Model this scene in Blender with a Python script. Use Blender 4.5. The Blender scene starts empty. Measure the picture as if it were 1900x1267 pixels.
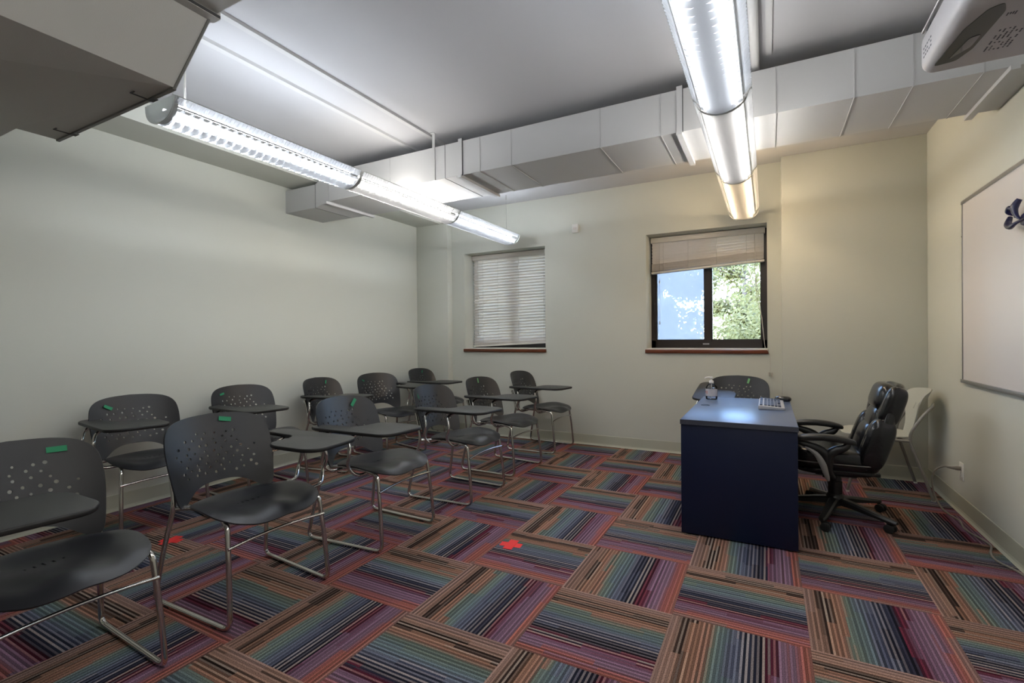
import bpy, bmesh, math, random
from mathutils import Vector, Matrix
from mathutils.geometry import delaunay_2d_cdt
random.seed(7)
PI = math.pi
SC = bpy.context.scene
COL = SC.collection

# ------------------------------------------------------------------ camera
F_PX, YAW, PITCH, ROLL, CX, CY, CAM_Z = 900.516, 0.49004, -0.00557, -0.00887, 943.594, 630.80, 1.179
cam = bpy.data.cameras.new('camera'); cam_o = bpy.data.objects.new('camera', cam); COL.objects.link(cam_o)
cam.sensor_width = 36.0; cam.sensor_fit = 'HORIZONTAL'; cam.lens = F_PX / 1900 * 36
cam.shift_x = (950 - CX) / 1900; cam.shift_y = (CY - 633.5) / 1900
cam.clip_start = 0.05; cam.clip_end = 200
fw = Vector((-math.sin(YAW) * math.cos(PITCH), math.cos(YAW) * math.cos(PITCH), math.sin(PITCH)))
rt = Vector((math.cos(YAW), math.sin(YAW), 0)); up = rt.cross(fw)
rr = rt * math.cos(ROLL) + up * math.sin(ROLL); uu = up * math.cos(ROLL) - rt * math.sin(ROLL)
m = Matrix((rr, uu, -fw)).transposed().to_4x4(); m.translation = Vector((0, 0, CAM_Z))
cam_o.matrix_world = m
SC.camera = cam_o

# ------------------------------------------------------------------ world, sun, exposure
SC.view_settings.view_transform = 'Standard'; SC.view_settings.look = 'None'
SC.view_settings.gamma = 1.0; SC.view_settings.use_curve_mapping = False
SC.view_settings.exposure = 0.95
SC.cycles.use_denoising = True
SC.cycles.max_bounces = 10; SC.cycles.diffuse_bounces = 6; SC.cycles.transparent_max_bounces = 24
SC.cycles.sample_clamp_indirect = 6.0
SC.cycles.caustics_reflective = False; SC.cycles.caustics_refractive = False
SKY_STRENGTH = 1.6
SUN_ENERGY = 0.55
w = bpy.data.worlds.new('world'); SC.world = w; w.use_nodes = True
wn = w.node_tree.nodes; wl = w.node_tree.links
sky = wn.new('ShaderNodeTexSky'); sky.sky_type = 'NISHITA'; sky.sun_disc = False
sky.sun_elevation = math.radians(55); sky.sun_rotation = math.radians(200); sky.air_density = 1.0; sky.dust_density = 0.3; sky.ozone_density = 3.0
wn['Background'].inputs['Strength'].default_value = SKY_STRENGTH
wl.new(sky.outputs[0], wn['Background'].inputs['Color'])
sun = bpy.data.lights.new('sun', 'SUN'); sun.energy = SUN_ENERGY * 4; sun.angle = 0.02; sun.color = (1.0, 0.95, 0.86)
sun_o = bpy.data.objects.new('sun', sun); COL.objects.link(sun_o)
sun_o.rotation_euler = (math.radians(42), 0, math.radians(-25)); sun_o.location = (0, 0, 12)
for nm, xa, xb, e in (('daylight_portal', -3.30, -2.26, 0), ('daylight_portal', -1.06, -0.03, 0)):
    pl = bpy.data.lights.new(nm, 'AREA'); pl.shape = 'RECTANGLE'; pl.size = xb - xa; pl.size_y = 1.1; pl.cycles.is_portal = True
    po = bpy.data.objects.new(nm, pl); COL.objects.link(po); po.location = ((xa + xb) / 2, 5.42, 1.6); po.rotation_euler = (math.radians(-90), 0, 0)

# lamp strengths
LAMP_COOL, LAMP_NEUTRAL, LAMP_WARM = (0.86, 0.92, 1.0), (1.0, 0.965, 0.91), (1.0, 0.76, 0.48)
TUBE_W = 24.0        # upward tubes
GLOW_W = 1.2       # glow of the perforated reflector between the blades
DOWN_W = 31.0       # the two tubes facing down through the blades

# ------------------------------------------------------------------ materials
def srgb(r, g, b):
    f = lambda c: (c / 255 / 12.92) if c / 255 <= 0.04045 else ((c / 255 + 0.055) / 1.055) ** 2.4
    return (f(r), f(g), f(b))
MATS = {}
def mat(name, col=(0.5, 0.5, 0.5), rough=0.5, metal=0.0, spec=0.5, coat=0.0, bump=None, emis=None, noise=None, alpha=None, trans=None):
    """principled material; bump = (scale, strength); noise = (scale, amount) albedo mottling"""
    if name in MATS: return MATS[name]
    M = bpy.data.materials.new(name); M.use_nodes = True; n = M.node_tree.nodes; l = M.node_tree.links
    b = n['Principled BSDF']; out = n['Material Output']
    b.inputs['Base Color'].default_value = (*col, 1); b.inputs['Roughness'].default_value = rough
    b.inputs['Metallic'].default_value = metal; b.inputs['Specular IOR Level'].default_value = spec
    b.inputs['Coat Weight'].default_value = coat
    tc = n.new('ShaderNodeTexCoord')
    if noise:
        t = n.new('ShaderNodeTexNoise'); t.inputs['Scale'].default_value = noise[0]; t.inputs['Detail'].default_value = 4
        l.new(tc.outputs['Object'], t.inputs['Vector'])
        r = n.new('ShaderNodeMapRange'); r.inputs[1].default_value = 0.25; r.inputs[2].default_value = 0.75
        r.inputs[3].default_value = 1 - noise[1]; r.inputs[4].default_value = 1 + noise[1]
        l.new(t.outputs['Fac'], r.inputs[0])
        mx = n.new('ShaderNodeVectorMath'); mx.operation = 'SCALE'; mx.inputs[0].default_value = col
        l.new(r.outputs[0], mx.inputs['Scale']); l.new(mx.outputs[0], b.inputs['Base Color'])
    if bump:
        t = n.new('ShaderNodeTexNoise'); t.inputs['Scale'].default_value = bump[0]; t.inputs['Detail'].default_value = 5
        l.new(tc.outputs['Object'], t.inputs['Vector'])
        bp = n.new('ShaderNodeBump'); bp.inputs['Strength'].default_value = bump[1]; bp.inputs['Distance'].default_value = 0.002
        l.new(t.outputs['Fac'], bp.inputs['Height']); l.new(bp.outputs[0], b.inputs['Normal'])
    if emis:
        b.inputs['Emission Color'].default_value = (*emis[0], 1); b.inputs['Emission Strength'].default_value = emis[1]
    if trans:
        tr = n.new('ShaderNodeBsdfTranslucent'); tr.inputs[0].default_value = (*trans[0], 1)
        ms = n.new('ShaderNodeMixShader'); ms.inputs[0].default_value = trans[1]
        l.new(b.outputs[0], ms.inputs[1]); l.new(tr.outputs[0], ms.inputs[2]); l.new(ms.outputs[0], out.inputs[0])
    if alpha is not None:
        b.inputs['Alpha'].default_value = alpha
    MATS[name] = M
    return M
def glass(name, col=(1, 1, 1), rough=0.0, ref=0.08):
    M = bpy.data.materials.new(name); M.use_nodes = True; n = M.node_tree.nodes; l = M.node_tree.links
    n.remove(n['Principled BSDF'])
    t = n.new('ShaderNodeBsdfTransparent'); t.inputs[0].default_value = (*col, 1)
    g = n.new('ShaderNodeBsdfGlossy'); g.inputs['Roughness'].default_value = rough
    fr = n.new('ShaderNodeFresnel'); fr.inputs[0].default_value = 1.45
    ms = n.new('ShaderNodeMixShader'); l.new(fr.outputs[0], ms.inputs[0])
    l.new(t.outputs[0], ms.inputs[1]); l.new(g.outputs[0], ms.inputs[2]); l.new(ms.outputs[0], n['Material Output'].inputs[0])
    MATS[name] = M
    return M
WALL = mat('wall_paint', (0.61, 0.62, 0.56), 0.85, spec=0.2, bump=(220, 0.15))
CEIL = mat('ceiling_paint', (0.50, 0.50, 0.515), 0.9, spec=0.2, bump=(150, 0.15))
DUCT = mat('duct_paint', (0.54, 0.54, 0.54), 0.55, spec=0.35)
DUCTG = mat('duct_paint_matt', (0.56, 0.56, 0.535), 0.8, spec=0.2, bump=(300, 0.3))
SEAM = mat('duct_seam', (0.46, 0.46, 0.46), 0.6)
DARKSEAM = mat('dark_seam', (0.05, 0.05, 0.05), 0.7)
WHITE = mat('white_paint', (0.80, 0.79, 0.75), 0.5)
BASEB = mat('baseboard_vinyl', srgb(186, 187, 172), 0.5, spec=0.35)
BLACKP = mat('black_plastic_shell', (0.018, 0.019, 0.023), 0.31, spec=0.55, bump=(900, 0.25))
TABLET = mat('tablet_laminate', (0.028, 0.029, 0.029), 0.42, spec=0.5, bump=(1100, 0.3))
TABEDGE = mat('tablet_edge', (0.008, 0.008, 0.008), 0.5)
CHROME = mat('chrome', (0.62, 0.60, 0.57), 0.14, metal=1.0)
RUBBER = mat('black_rubber', (0.01, 0.01, 0.01), 0.7)
TAPE = mat('green_tape', srgb(30, 140, 95), 0.6)
TAPEP = mat('pale_green_tape', srgb(120, 185, 125), 0.6)
REDTAPE = mat('red_tape', srgb(235, 50, 50), 0.6)
LEATHER = mat('black_leather', (0.008, 0.008, 0.009), 0.22, spec=0.5, bump=(60, 0.3))
STITCH = mat('leather_stitch', (0.16, 0.15, 0.14), 0.6)
BLKPL = mat('black_satin_plastic', (0.012, 0.012, 0.012), 0.35, spec=0.5)
GREYINS = mat('grey_plastic_inlay', (0.22, 0.21, 0.20), 0.4)
DESKT = mat('desk_top_laminate', (0.07, 0.11, 0.21), 0.30, spec=1.0)  # grey top, with the sky's blue reflection mixed into its base colour
DESKP = mat('desk_panel_navy', (0.0045, 0.009, 0.034), 0.45, spec=0.35)
DESKE = mat('desk_edge_band', (0.05, 0.055, 0.075), 0.4)
WOODS = mat('stained_wood_sill', (0.14, 0.035, 0.012), 0.35, noise=(12, 0.2))
BRONZE = mat('dark_bronze_frame', (0.022, 0.017, 0.017), 0.4, spec=0.5)
BLIND = mat('blind_slat', (0.88, 0.86, 0.83), 0.5, trans=((0.90, 0.80, 0.72), 0.30))
BLINDR = mat('blind_rail', (0.70, 0.66, 0.61), 0.5)
CORDM = mat('blind_cord', (0.55, 0.52, 0.46), 0.7)
WBOARD = mat('whiteboard_surface', (0.70, 0.67, 0.67), 0.28, spec=0.5)
ALU = mat('brushed_aluminium', (0.42, 0.42, 0.43), 0.35, metal=0.9)
WPLASTIC = mat('cream_plastic', (0.52, 0.53, 0.48), 0.42)
GREYTUBE = mat('grey_painted_tube', (0.30, 0.29, 0.27), 0.38, metal=0.4)
PROJW = mat('projector_casing', (0.42, 0.40, 0.40), 0.45)
PROJD = mat('projector_dark_window', (0.022, 0.024, 0.02), 0.3, spec=0.35)
INK = mat('printed_ink', (0.06, 0.06, 0.07), 0.7)
CORDG = mat('grey_power_cord', (0.24, 0.22, 0.19), 0.5)
BLUEP = mat('dark_blue_plastic', (0.006, 0.008, 0.06), 0.3)
KEYB = mat('keyboard_body', (0.42, 0.42, 0.44), 0.45)
KEYS = mat('keyboard_keys', (0.03, 0.035, 0.06), 0.45)
CLEARP = glass('clear_bottle', (0.98, 0.985, 0.99), 0.02)
LIQ = glass('clear_gel', (0.95, 0.97, 1.0), 0.05)
PUMPW = mat('white_pump', (0.7, 0.7, 0.7), 0.35)
LABELM = mat('bottle_label', (0.62, 0.60, 0.62), 0.5, alpha=0.8)
LABELR = mat('bottle_label_red', (0.55, 0.12, 0.10), 0.5)
PANE = glass('window_glass', (0.97, 0.985, 1.0))
LEAF = mat('tree_leaf', (0.24, 0.22, 0.10), 0.5, trans=((0.34, 0.31, 0.12), 0.45), noise=(0.9, 0.35))
LEAFR = mat('tree_leaf_rusty', (0.42, 0.22, 0.10), 0.55, trans=((0.5, 0.25, 0.1), 0.4))
BARK = mat('tree_bark', (0.16, 0.13, 0.12), 0.9, noise=(9, 0.3))
LAWN = mat('lawn', (0.16, 0.22, 0.09), 0.9, noise=(2, 0.3))
FIN = mat('louvre_blade', (0.36, 0.363, 0.37), 0.5, spec=0.2, trans=((0.42, 0.42, 0.425), 0.5))
WING = mat('clear_ribbed_wing', (0.45, 0.46, 0.48), 0.25, alpha=0.45, trans=((0.6, 0.62, 0.65), 0.25))
BAND = mat('lamp_joint_band', (0.33, 0.33, 0.32), 0.4)
CAPM = mat('lamp_end_cap', (0.62, 0.66, 0.64), 0.4, alpha=0.7)

def screen_mat():
    M = bpy.data.materials.new('insect_screen'); M.use_nodes = True; n = M.node_tree.nodes; l = M.node_tree.links
    n.remove(n['Principled BSDF'])
    t = n.new('ShaderNodeBsdfTransparent')
    d = n.new('ShaderNodeBsdfTranslucent'); d.inputs[0].default_value = (0.30, 0.29, 0.335, 1)
    ms = n.new('ShaderNodeMixShader'); ms.inputs[0].default_value = 0.6
    l.new(t.outputs[0], ms.inputs[1]); l.new(d.outputs[0], ms.inputs[2]); l.new(ms.outputs[0], n['Material Output'].inputs[0])
    return M
SCREEN = screen_mat()
def emit(name, col, s):
    M = bpy.data.materials.new(name); M.use_nodes = True; n = M.node_tree.nodes; l = M.node_tree.links
    n.remove(n['Principled BSDF']); e = n.new('ShaderNodeEmission'); e.inputs[0].default_value = (*col, 1); e.inputs[1].default_value = s
    l.new(e.outputs[0], n['Material Output'].inputs[0])
    return M

def carpet_mat():
    M = bpy.data.materials.new('striped_carpet_tiles'); M.use_nodes = True; n = M.node_tree.nodes; l = M.node_tree.links
    b = n['Principled BSDF']; b.inputs['Roughness'].default_value = 0.95; b.inputs['Specular IOR Level'].default_value = 0.08
    def V(x): return x
    def setin(node, i, v):
        if isinstance(v, (int, float)): node.inputs[i].default_value = v
        else: l.new(v, node.inputs[i])
    def m(op, a, c=0.0, d=0.0):
        k = n.new('ShaderNodeMath'); k.operation = op; setin(k, 0, a); setin(k, 1, c)
        if op in ('MULTIPLY_ADD', 'WRAP', 'SMOOTH_MIN'): setin(k, 2, d)
        return k.outputs[0]
    def mixf(f, a, c):
        k = n.new('ShaderNodeMix'); k.data_type = 'FLOAT'; setin(k, 0, f); setin(k, 2, a); setin(k, 3, c); return k.outputs[0]
    def comb(x, y, z=0.0):
        k = n.new('ShaderNodeCombineXYZ'); setin(k, 0, x); setin(k, 1, y); setin(k, 2, z); return k.outputs[0]
    def wn_(vec):
        k = n.new('ShaderNodeTexWhiteNoise'); k.noise_dimensions = '3D'; l.new(vec, k.inputs['Vector']); return k.outputs['Value']
    g = n.new('ShaderNodeNewGeometry'); sp = n.new('ShaderNodeSeparateXYZ'); l.new(g.outputs['Position'], sp.inputs[0])
    X = m('DIVIDE', m('ADD', sp.outputs[0], 0.8623), 0.5); Y = m('DIVIDE', m('SUBTRACT', sp.outputs[1], 2.1297), 0.5)
    iX = m('FLOOR', X); iY = m('FLOOR', Y); fX = m('SUBTRACT', X, iX); fY = m('SUBTRACT', Y, iY)
    par = m('FLOORED_MODULO', m('ADD', iX, iY), 2.0)          # 0: stripes along y
    par = m('GREATER_THAN', par, 0.5)
    U = mixf(par, fX, m('SUBTRACT', 1.0, fY)); Vv = mixf(par, fY, fX)
    N = 56.0
    row = m('FLOOR', m('MULTIPLY', U, N)); inrow = m('FRACT', m('MULTIPLY', U, N))
    tid = m('ADD', m('MULTIPLY', iX, 7.31), m('MULTIPLY', iY, 3.17))
    # colour changes in blocks along the yarn
    seg = m('FLOOR', m('ADD', m('MULTIPLY', Vv, 2.4), m('MULTIPLY', wn_(comb(m('FLOOR', m('DIVIDE', row, 4.0)), tid, 1.0)), 3.0)))
    r1 = wn_(comb(row, tid, 5.0)); r2 = wn_(comb(m('FLOOR', m('DIVIDE', row, 4.0)), seg, tid))
    r4 = wn_(comb(tid, 2.0, 9.0))
    Uc = m('ADD', m('ADD', m('DIVIDE', row, N), m('MULTIPLY', m('SUBTRACT', r2, 0.5), 0.09)), m('MULTIPLY', m('SUBTRACT', r4, 0.5), 0.05))
    ramp = n.new('ShaderNodeValToRGB'); setin(ramp, 0, Uc)
    stops = [(0.0, (138, 112, 104)), (0.08, (138, 108, 94)), (0.11, (70, 54, 48)), (0.17, (64, 48, 44)), (0.20, (134, 100, 82)), (0.27, (142, 106, 92)),
             (0.31, (104, 114, 104)), (0.40, (94, 108, 112)), (0.47, (96, 100, 116)), (0.53, (74, 80, 102)), (0.60, (48, 50, 68)), (0.67, (46, 44, 60)),
             (0.70, (104, 36, 56)), (0.73, (92, 46, 62)), (0.77, (120, 92, 112)), (0.86, (116, 92, 108)), (0.90, (142, 88, 88)), (0.95, (152, 92, 80)), (1.0, (128, 100, 94))]
    e = ramp.color_ramp.elements
    while len(e) > 1: e.remove(e[-1])
    e[0].position = 0.0; e[0].color = (*srgb(*stops[0][1]), 1)
    for p, c in stops[1:]:
        k = e.new(p); k.color = (*srgb(*c), 1)
    # alternate yarn rows: dark rows between coloured ones, strongest in the brown and navy bands
    odd = m('GREATER_THAN', m('FLOORED_MODULO', row, 2.0), 0.5)
    def band(lo, hi, s=0.03):
        k1 = n.new('ShaderNodeMapRange'); k1.interpolation_type = 'SMOOTHSTEP'; setin(k1, 0, Uc); k1.inputs[1].default_value = lo - s; k1.inputs[2].default_value = lo + s
        k2 = n.new('ShaderNodeMapRange'); k2.interpolation_type = 'SMOOTHSTEP'; setin(k2, 0, Uc); k2.inputs[1].default_value = hi - s; k2.inputs[2].default_value = hi + s
        return m('SUBTRACT', k1.outputs[0], k2.outputs[0])
    strong = m('ADD', band(0.10, 0.20), band(0.50, 0.72))
    dk = m('MULTIPLY', odd, m('ADD', 0.52, m('MULTIPLY', strong, 0.22)))
    lite = m('MULTIPLY', m('MULTIPLY', m('SUBTRACT', 1.0, odd), strong), m('MULTIPLY', r1, 0.9))
    val = m('ADD', m('SUBTRACT', 1.14, dk), m('MULTIPLY', m('SUBTRACT', r1, 0.5), 0.45))
    # yarn loops: shade between rows darkened into the colour, same mask feeds the bump
    edge = m('SUBTRACT', 1.0, m('MULTIPLY', m('POWER', m('ABSOLUTE', m('MULTIPLY', m('SUBTRACT', inrow, 0.5), 2.0)), 3.0), 0.35))
    no = n.new('ShaderNodeTexNoise'); no.inputs['Scale'].default_value = 280.0; no.inputs['Detail'].default_value = 2.0; l.new(g.outputs['Position'], no.inputs['Vector'])
    nv = m('MAXIMUM', 0.25, m('ADD', -0.25, m('MULTIPLY', no.outputs['Fac'], 2.5)))
    val = m('MULTIPLY', m('MULTIPLY', val, edge), nv)
    lt = n.new('ShaderNodeMix'); lt.data_type = 'RGBA'; setin(lt, 0, m('MULTIPLY', lite, 0.42)); l.new(ramp.outputs[0], lt.inputs[6]); lt.inputs[7].default_value = (*srgb(188, 172, 158), 1)
    sc = n.new('ShaderNodeVectorMath'); sc.operation = 'SCALE'; l.new(lt.outputs[2], sc.inputs[0]); l.new(val, sc.inputs['Scale'])
    gain = n.new('ShaderNodeVectorMath'); gain.operation = 'MULTIPLY'; l.new(sc.outputs[0], gain.inputs[0]); gain.inputs[1].default_value = (CARPET_GAIN,) * 3
    l.new(gain.outputs[0], b.inputs['Base Color'])
    bp = n.new('ShaderNodeBump'); bp.inputs['Strength'].default_value = 0.5; bp.inputs['Distance'].default_value = 0.003
    l.new(m('ADD', m('MULTIPLY', edge, 0.6), m('MULTIPLY', no.outputs['Fac'], 0.5)), bp.inputs['Height']); l.new(bp.outputs[0], b.inputs['Normal'])
    return M
CARPET_GAIN = 1.14
CARPET = carpet_mat()

# ------------------------------------------------------------------ mesh helpers
def link(o, parent=None):
    COL.objects.link(o)
    if parent is not None: o.parent = parent
    return o
def finish(name, bm, material, parent=None, smooth=None, mats=None):
    """bmesh -> one mesh object; smooth = angle in degrees for shading split"""
    bmesh.ops.recalc_face_normals(bm, faces=bm.faces)
    if smooth:
        for f in bm.faces: f.smooth = True
        for e in bm.edges:
            if len(e.link_faces) == 2:
                e.smooth = e.calc_face_angle(0) < math.radians(smooth)
    me = bpy.data.meshes.new(name); bm.to_mesh(me); bm.free()
    for mm in (mats or [material]): me.materials.append(mm)
    return link(bpy.data.objects.new(name, me), parent)
def box(bm, a, b, M=None, mi=0):
    """axis aligned box between corners a and b, optionally transformed"""
    x0, y0, z0 = a; x1, y1, z1 = b
    vs = [bm.verts.new(M @ Vector(p) if M else Vector(p)) for p in
          ((x0, y0, z0), (x1, y0, z0), (x1, y1, z0), (x0, y1, z0), (x0, y0, z1), (x1, y0, z1), (x1, y1, z1), (x0, y1, z1))]
    for q in ((0, 3, 2, 1), (4, 5, 6, 7), (0, 1, 5, 4), (1, 2, 6, 5), (2, 3, 7, 6), (3, 0, 4, 7)):
        f = bm.faces.new([vs[i] for i in q]); f.material_index = mi
    return vs
def bevel_all(bm, w, seg=2):
    bmesh.ops.recalc_face_normals(bm, faces=bm.faces)
    ed = [e for e in bm.edges if len(e.link_faces) == 2 and e.calc_face_angle(0) > 0.5]
    bmesh.ops.bevel(bm, geom=ed, offset=w, segments=seg, profile=0.5, affect='EDGES', clamp_overlap=True)
def bbox_obj(name, a, b, material, parent=None, bev=0.0, M=None, seg=2):
    bm = bmesh.new(); box(bm, a, b, M)
    if bev: bevel_all(bm, bev, seg)
    return finish(name, bm, material, parent, smooth=35 if bev else None)
def fillet(pts, r, n=5, closed=False):
    """round the corners of a polyline"""
    P = [Vector(p) for p in pts]; out = []
    N = len(P)
    for i in range(N):
        if not closed and i in (0, N - 1): out.append(P[i]); continue
        a, c, b = P[i - 1], P[i], P[(i + 1) % N]
        rad = r[i] if isinstance(r, (list, tuple)) else r
        d1 = (a - c); d2 = (b - c); t = min(rad, d1.length * 0.48, d2.length * 0.48)
        if t < 1e-5: out.append(c); continue
        s = c + d1.normalized() * t; e = c + d2.normalized() * t
        for k in range(n + 1):
            u = k / n; out.append(s * (1 - u) ** 2 + c * 2 * u * (1 - u) + e * u ** 2)
    return out
def tube(bm, pts, r, seg=10, closed=False, cap=True, mi=0, flat=1.0, upv=None):
    P = [Vector(p) for p in pts]
    Q = [P[0]]
    for p in P[1:]:
        if (p - Q[-1]).length > 1e-5: Q.append(p)
    P = Q; N = len(P)
    T = []
    for i in range(N):
        if closed: t = P[(i + 1) % N] - P[i - 1]
        else: t = P[min(i + 1, N - 1)] - P[max(i - 1, 0)]
        T.append(t.normalized())
    n0 = upv or (Vector((0, 0, 1)) if abs(T[0].z) < 0.9 else Vector((1, 0, 0)))
    nrm = (n0 - T[0] * n0.dot(T[0])).normalized()
    rings = []
    for i in range(N):
        nrm = (nrm - T[i] * nrm.dot(T[i])).normalized(); bi = T[i].cross(nrm)
        rad = r[i] if isinstance(r, (list, tuple)) else r
        rings.append([bm.verts.new(P[i] + (nrm * math.cos(2 * PI * k / seg) * rad + bi * math.sin(2 * PI * k / seg) * rad * flat)) for k in range(seg)])
    M = N if closed else N - 1
    for i in range(M):
        A = rings[i]; B = rings[(i + 1) % N]
        for k in range(seg):
            f = bm.faces.new((A[k], A[(k + 1) % seg], B[(k + 1) % seg], B[k])); f.material_index = mi
    if not closed and cap:
        bm.faces.new(list(reversed(rings[0]))).material_index = mi; bm.faces.new(rings[-1]).material_index = mi
def tube_obj(name, pts, r, material, parent=None, seg=10, **k):
    bm = bmesh.new(); tube(bm, pts, r, seg, **k); return finish(name, bm, material, parent, smooth=50)
def smooth_curve(pts, n=8, closed=False):
    """Catmull-Rom"""
    P = [Vector(p) for p in pts]; N = len(P); out = []
    rng = range(N) if closed else range(N - 1)
    for i in rng:
        if closed: p0, p1, p2, p3 = P[i - 1], P[i], P[(i + 1) % N], P[(i + 2) % N]
        else: p0, p1, p2, p3 = P[max(i - 1, 0)], P[i], P[i + 1], P[min(i + 2, N - 1)]
        for k in range(n):
            t = k / n
            out.append(0.5 * ((2 * p1) + (p2 - p0) * t + (2 * p0 - 5 * p1 + 4 * p2 - p3) * t * t + (3 * p1 - p0 - 3 * p2 + p3) * t ** 3))
    if not closed: out.append(P[-1])
    return out
def lathe(bm, prof, seg=24, M=None, mi=0, cap=True):
    """prof: list of (r, z)"""
    rings = []
    for r, z in prof:
        ring = [bm.verts.new((M @ Vector((r * math.cos(2 * PI * k / seg), r * math.sin(2 * PI * k / seg), z))) if M else Vector((r * math.cos(2 * PI * k / seg), r * math.sin(2 * PI * k / seg), z))) for k in range(seg)]
        rings.append(ring)
    for A, B in zip(rings, rings[1:]):
        for k in range(seg):
            bm.faces.new((A[k], A[(k + 1) % seg], B[(k + 1) % seg], B[k])).material_index = mi
    if cap:
        bm.faces.new(list(reversed(rings[0]))).material_index = mi; bm.faces.new(rings[-1]).material_index = mi
def inside(p, poly):
    x, y = p; c = False; j = len(poly) - 1
    for i in range(len(poly)):
        xi, yi = poly[i]; xj, yj = poly[j]
        if (yi > y) != (yj > y) and x < (xj - xi) * (y - yi) / (yj - yi) + xi: c = not c
        j = i
    return c
def shell(outline, holes, step, fn, thick, name, material, parent=None, smooth=40):
    """2-D outline with real holes, triangulated, mapped to 3-D by fn and given a thickness"""
    verts = []; edges = []
    def loop(L):
        s = len(verts)
        verts.extend(Vector((p[0], p[1])) for p in L)
        edges.extend((s + i, s + (i + 1) % len(L)) for i in range(len(L)))
    loop(outline)
    for h in holes: loop(h)
    xs = [p[0] for p in outline]; ys = [p[1] for p in outline]
    y = min(ys) + step / 2; r = 0
    while y < max(ys):
        x = min(xs) + (step / 2 if r % 2 else step / 4)
        while x < max(xs):
            if inside((x, y), outline) and not any(inside((x, y), h) for h in holes):
                if min((Vector((x, y)) - v).length for v in verts[:len(outline)]) > step * 0.4 and all((Vector((x, y)) - Vector((h[0][0], h[0][1]))).length > step * 0.6 for h in holes):
                    verts.append(Vector((x, y)))
            x += step
        y += step * 0.87; r += 1
    V, E, Fc, _, _, _ = delaunay_2d_cdt(verts, edges, [], 0, 1e-6)
    bm = bmesh.new(); bv = [bm.verts.new((v.x, v.y, 0)) for v in V]
    for f in Fc:
        c = sum((V[i] for i in f), Vector((0, 0))) / len(f)
        if not inside(c, outline) or any(inside(c, h) for h in holes): continue
        bm.faces.new([bv[i] for i in f])
    for v in list(bm.verts):
        if not v.link_faces: bm.verts.remove(v)
    for f in bm.faces:
        if f.normal.z < 0: f.normal_flip()
    for v in bm.verts: v.co = Vector(fn(v.co.x, v.co.y))
    bm.normal_update()
    bmesh.ops.solidify(bm, geom=bm.faces[:], thickness=thick)
    return finish(name, bm, material, parent, smooth=smooth)
def rounded_poly(pts, r, n=5):
    return [(p.x, p.y) for p in fillet([(a, b, 0) for a, b in pts], r, n, closed=True)]
def prism(bm, poly, z0, z1, M=None, mi=0):
    a = [bm.verts.new(M @ Vector((x, y, z0)) if M else Vector((x, y, z0))) for x, y in poly]
    b = [bm.verts.new(M @ Vector((x, y, z1)) if M else Vector((x, y, z1))) for x, y in poly]
    bm.faces.new(list(reversed(a))).material_index = mi; bm.faces.new(b).material_index = mi
    for i in range(len(poly)):
        j = (i + 1) % len(poly); bm.faces.new((a[i], a[j], b[j], b[i])).material_index = mi
def puff(bm, c, s, e=0.45, nu=28, nv=18, R=None, shape=None):
    """superellipsoid cushion, half sizes s, exponent e (small = boxier)"""
    def sg(v, p): return math.copysign(abs(v) ** p, v)
    rows = []
    for j in range(nv + 1):
        ph = -PI / 2 + PI * j / nv; row = []
        for i in range(nu):
            th = 2 * PI * i / nu
            p = Vector((s[0] * sg(math.cos(ph), e) * sg(math.cos(th), e), s[1] * sg(math.cos(ph), e) * sg(math.sin(th), e), s[2] * sg(math.sin(ph), e)))
            if shape: p = Vector(shape(p))
            if R: p = R @ p
            row.append(p + Vector(c))
        rows.append(row)
    vr = []
    for j, row in enumerate(rows):
        if j in (0, nv): vr.append([bm.verts.new(sum(row, Vector()) / len(row))])
        else: vr.append([bm.verts.new(p) for p in row])
    for j in range(nv):
        A, B = vr[j], vr[j + 1]
        for i in range(nu):
            k = (i + 1) % nu
            if len(A) == 1: bm.faces.new((A[0], B[k], B[i]))
            elif len(B) == 1: bm.faces.new((A[i], A[k], B[0]))
            else: bm.faces.new((A[i], A[k], B[k], B[i]))
def empty(name, label, cat, loc=(0, 0, 0), rz=0.0, group=None):
    o = bpy.data.objects.new(name, None); link(o); o.location = loc; o.rotation_euler = (0, 0, rz); o.empty_display_size = 0.1
    o['label'] = label; o['category'] = cat
    if group: o['group'] = group
    return o
def tag(o, label, cat, group=None):
    o['label'] = label; o['category'] = cat
    if group: o['group'] = group
    return o
def struct(o, label=None):
    o['kind'] = 'structure'
    if label: o['label'] = label
    return o

# ------------------------------------------------------------------ room
XL, XR, YB, YF, ZC = -4.0, 1.12, 5.09, -1.6, 2.76
BEAM_X, BEAM_Z = -3.62, 2.61
struct(bbox_obj('floor', (XL - .2, YF - .2, -.12), (XR + .2, YB + .35, 0), CARPET), 'floor of striped carpet tiles laid in turned squares')
struct(bbox_obj('ceiling', (XL - .2, YF - .2, ZC), (XR + .2, YB + .35, ZC + .15), CEIL), 'plain painted ceiling')
struct(bbox_obj('wall_left', (XL - .2, YF - .2, 0), (XL, YB + .35, ZC), WALL), 'long pale green-grey wall on the left')
struct(bbox_obj('wall_right', (XR, YF - .2, 0), (XR + .2, YB + .35, ZC), WALL), 'pale beige wall carrying the whiteboard')
struct(bbox_obj('wall_front', (XL, YF - .2, 0), (XR, YF, ZC), WALL))
WIN = [(-3.33, -2.235, 1.035, 2.222), (-1.10, 0.0, 1.035, 2.218)]
bm = bmesh.new()
xs = [XL, WIN[0][0], WIN[0][1], WIN[1][0], WIN[1][1], XR]; zs = [0, 1.035, 2.22, ZC]
for i in range(5):
    for k in range(3):
        if i in (1, 3) and k == 1: continue
        box(bm, (xs[i], YB, zs[k]), (xs[i + 1], YB + .33, zs[k + 1]))
bmesh.ops.remove_doubles(bm, verts=bm.verts, dist=1e-5)
seen = {}
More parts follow.
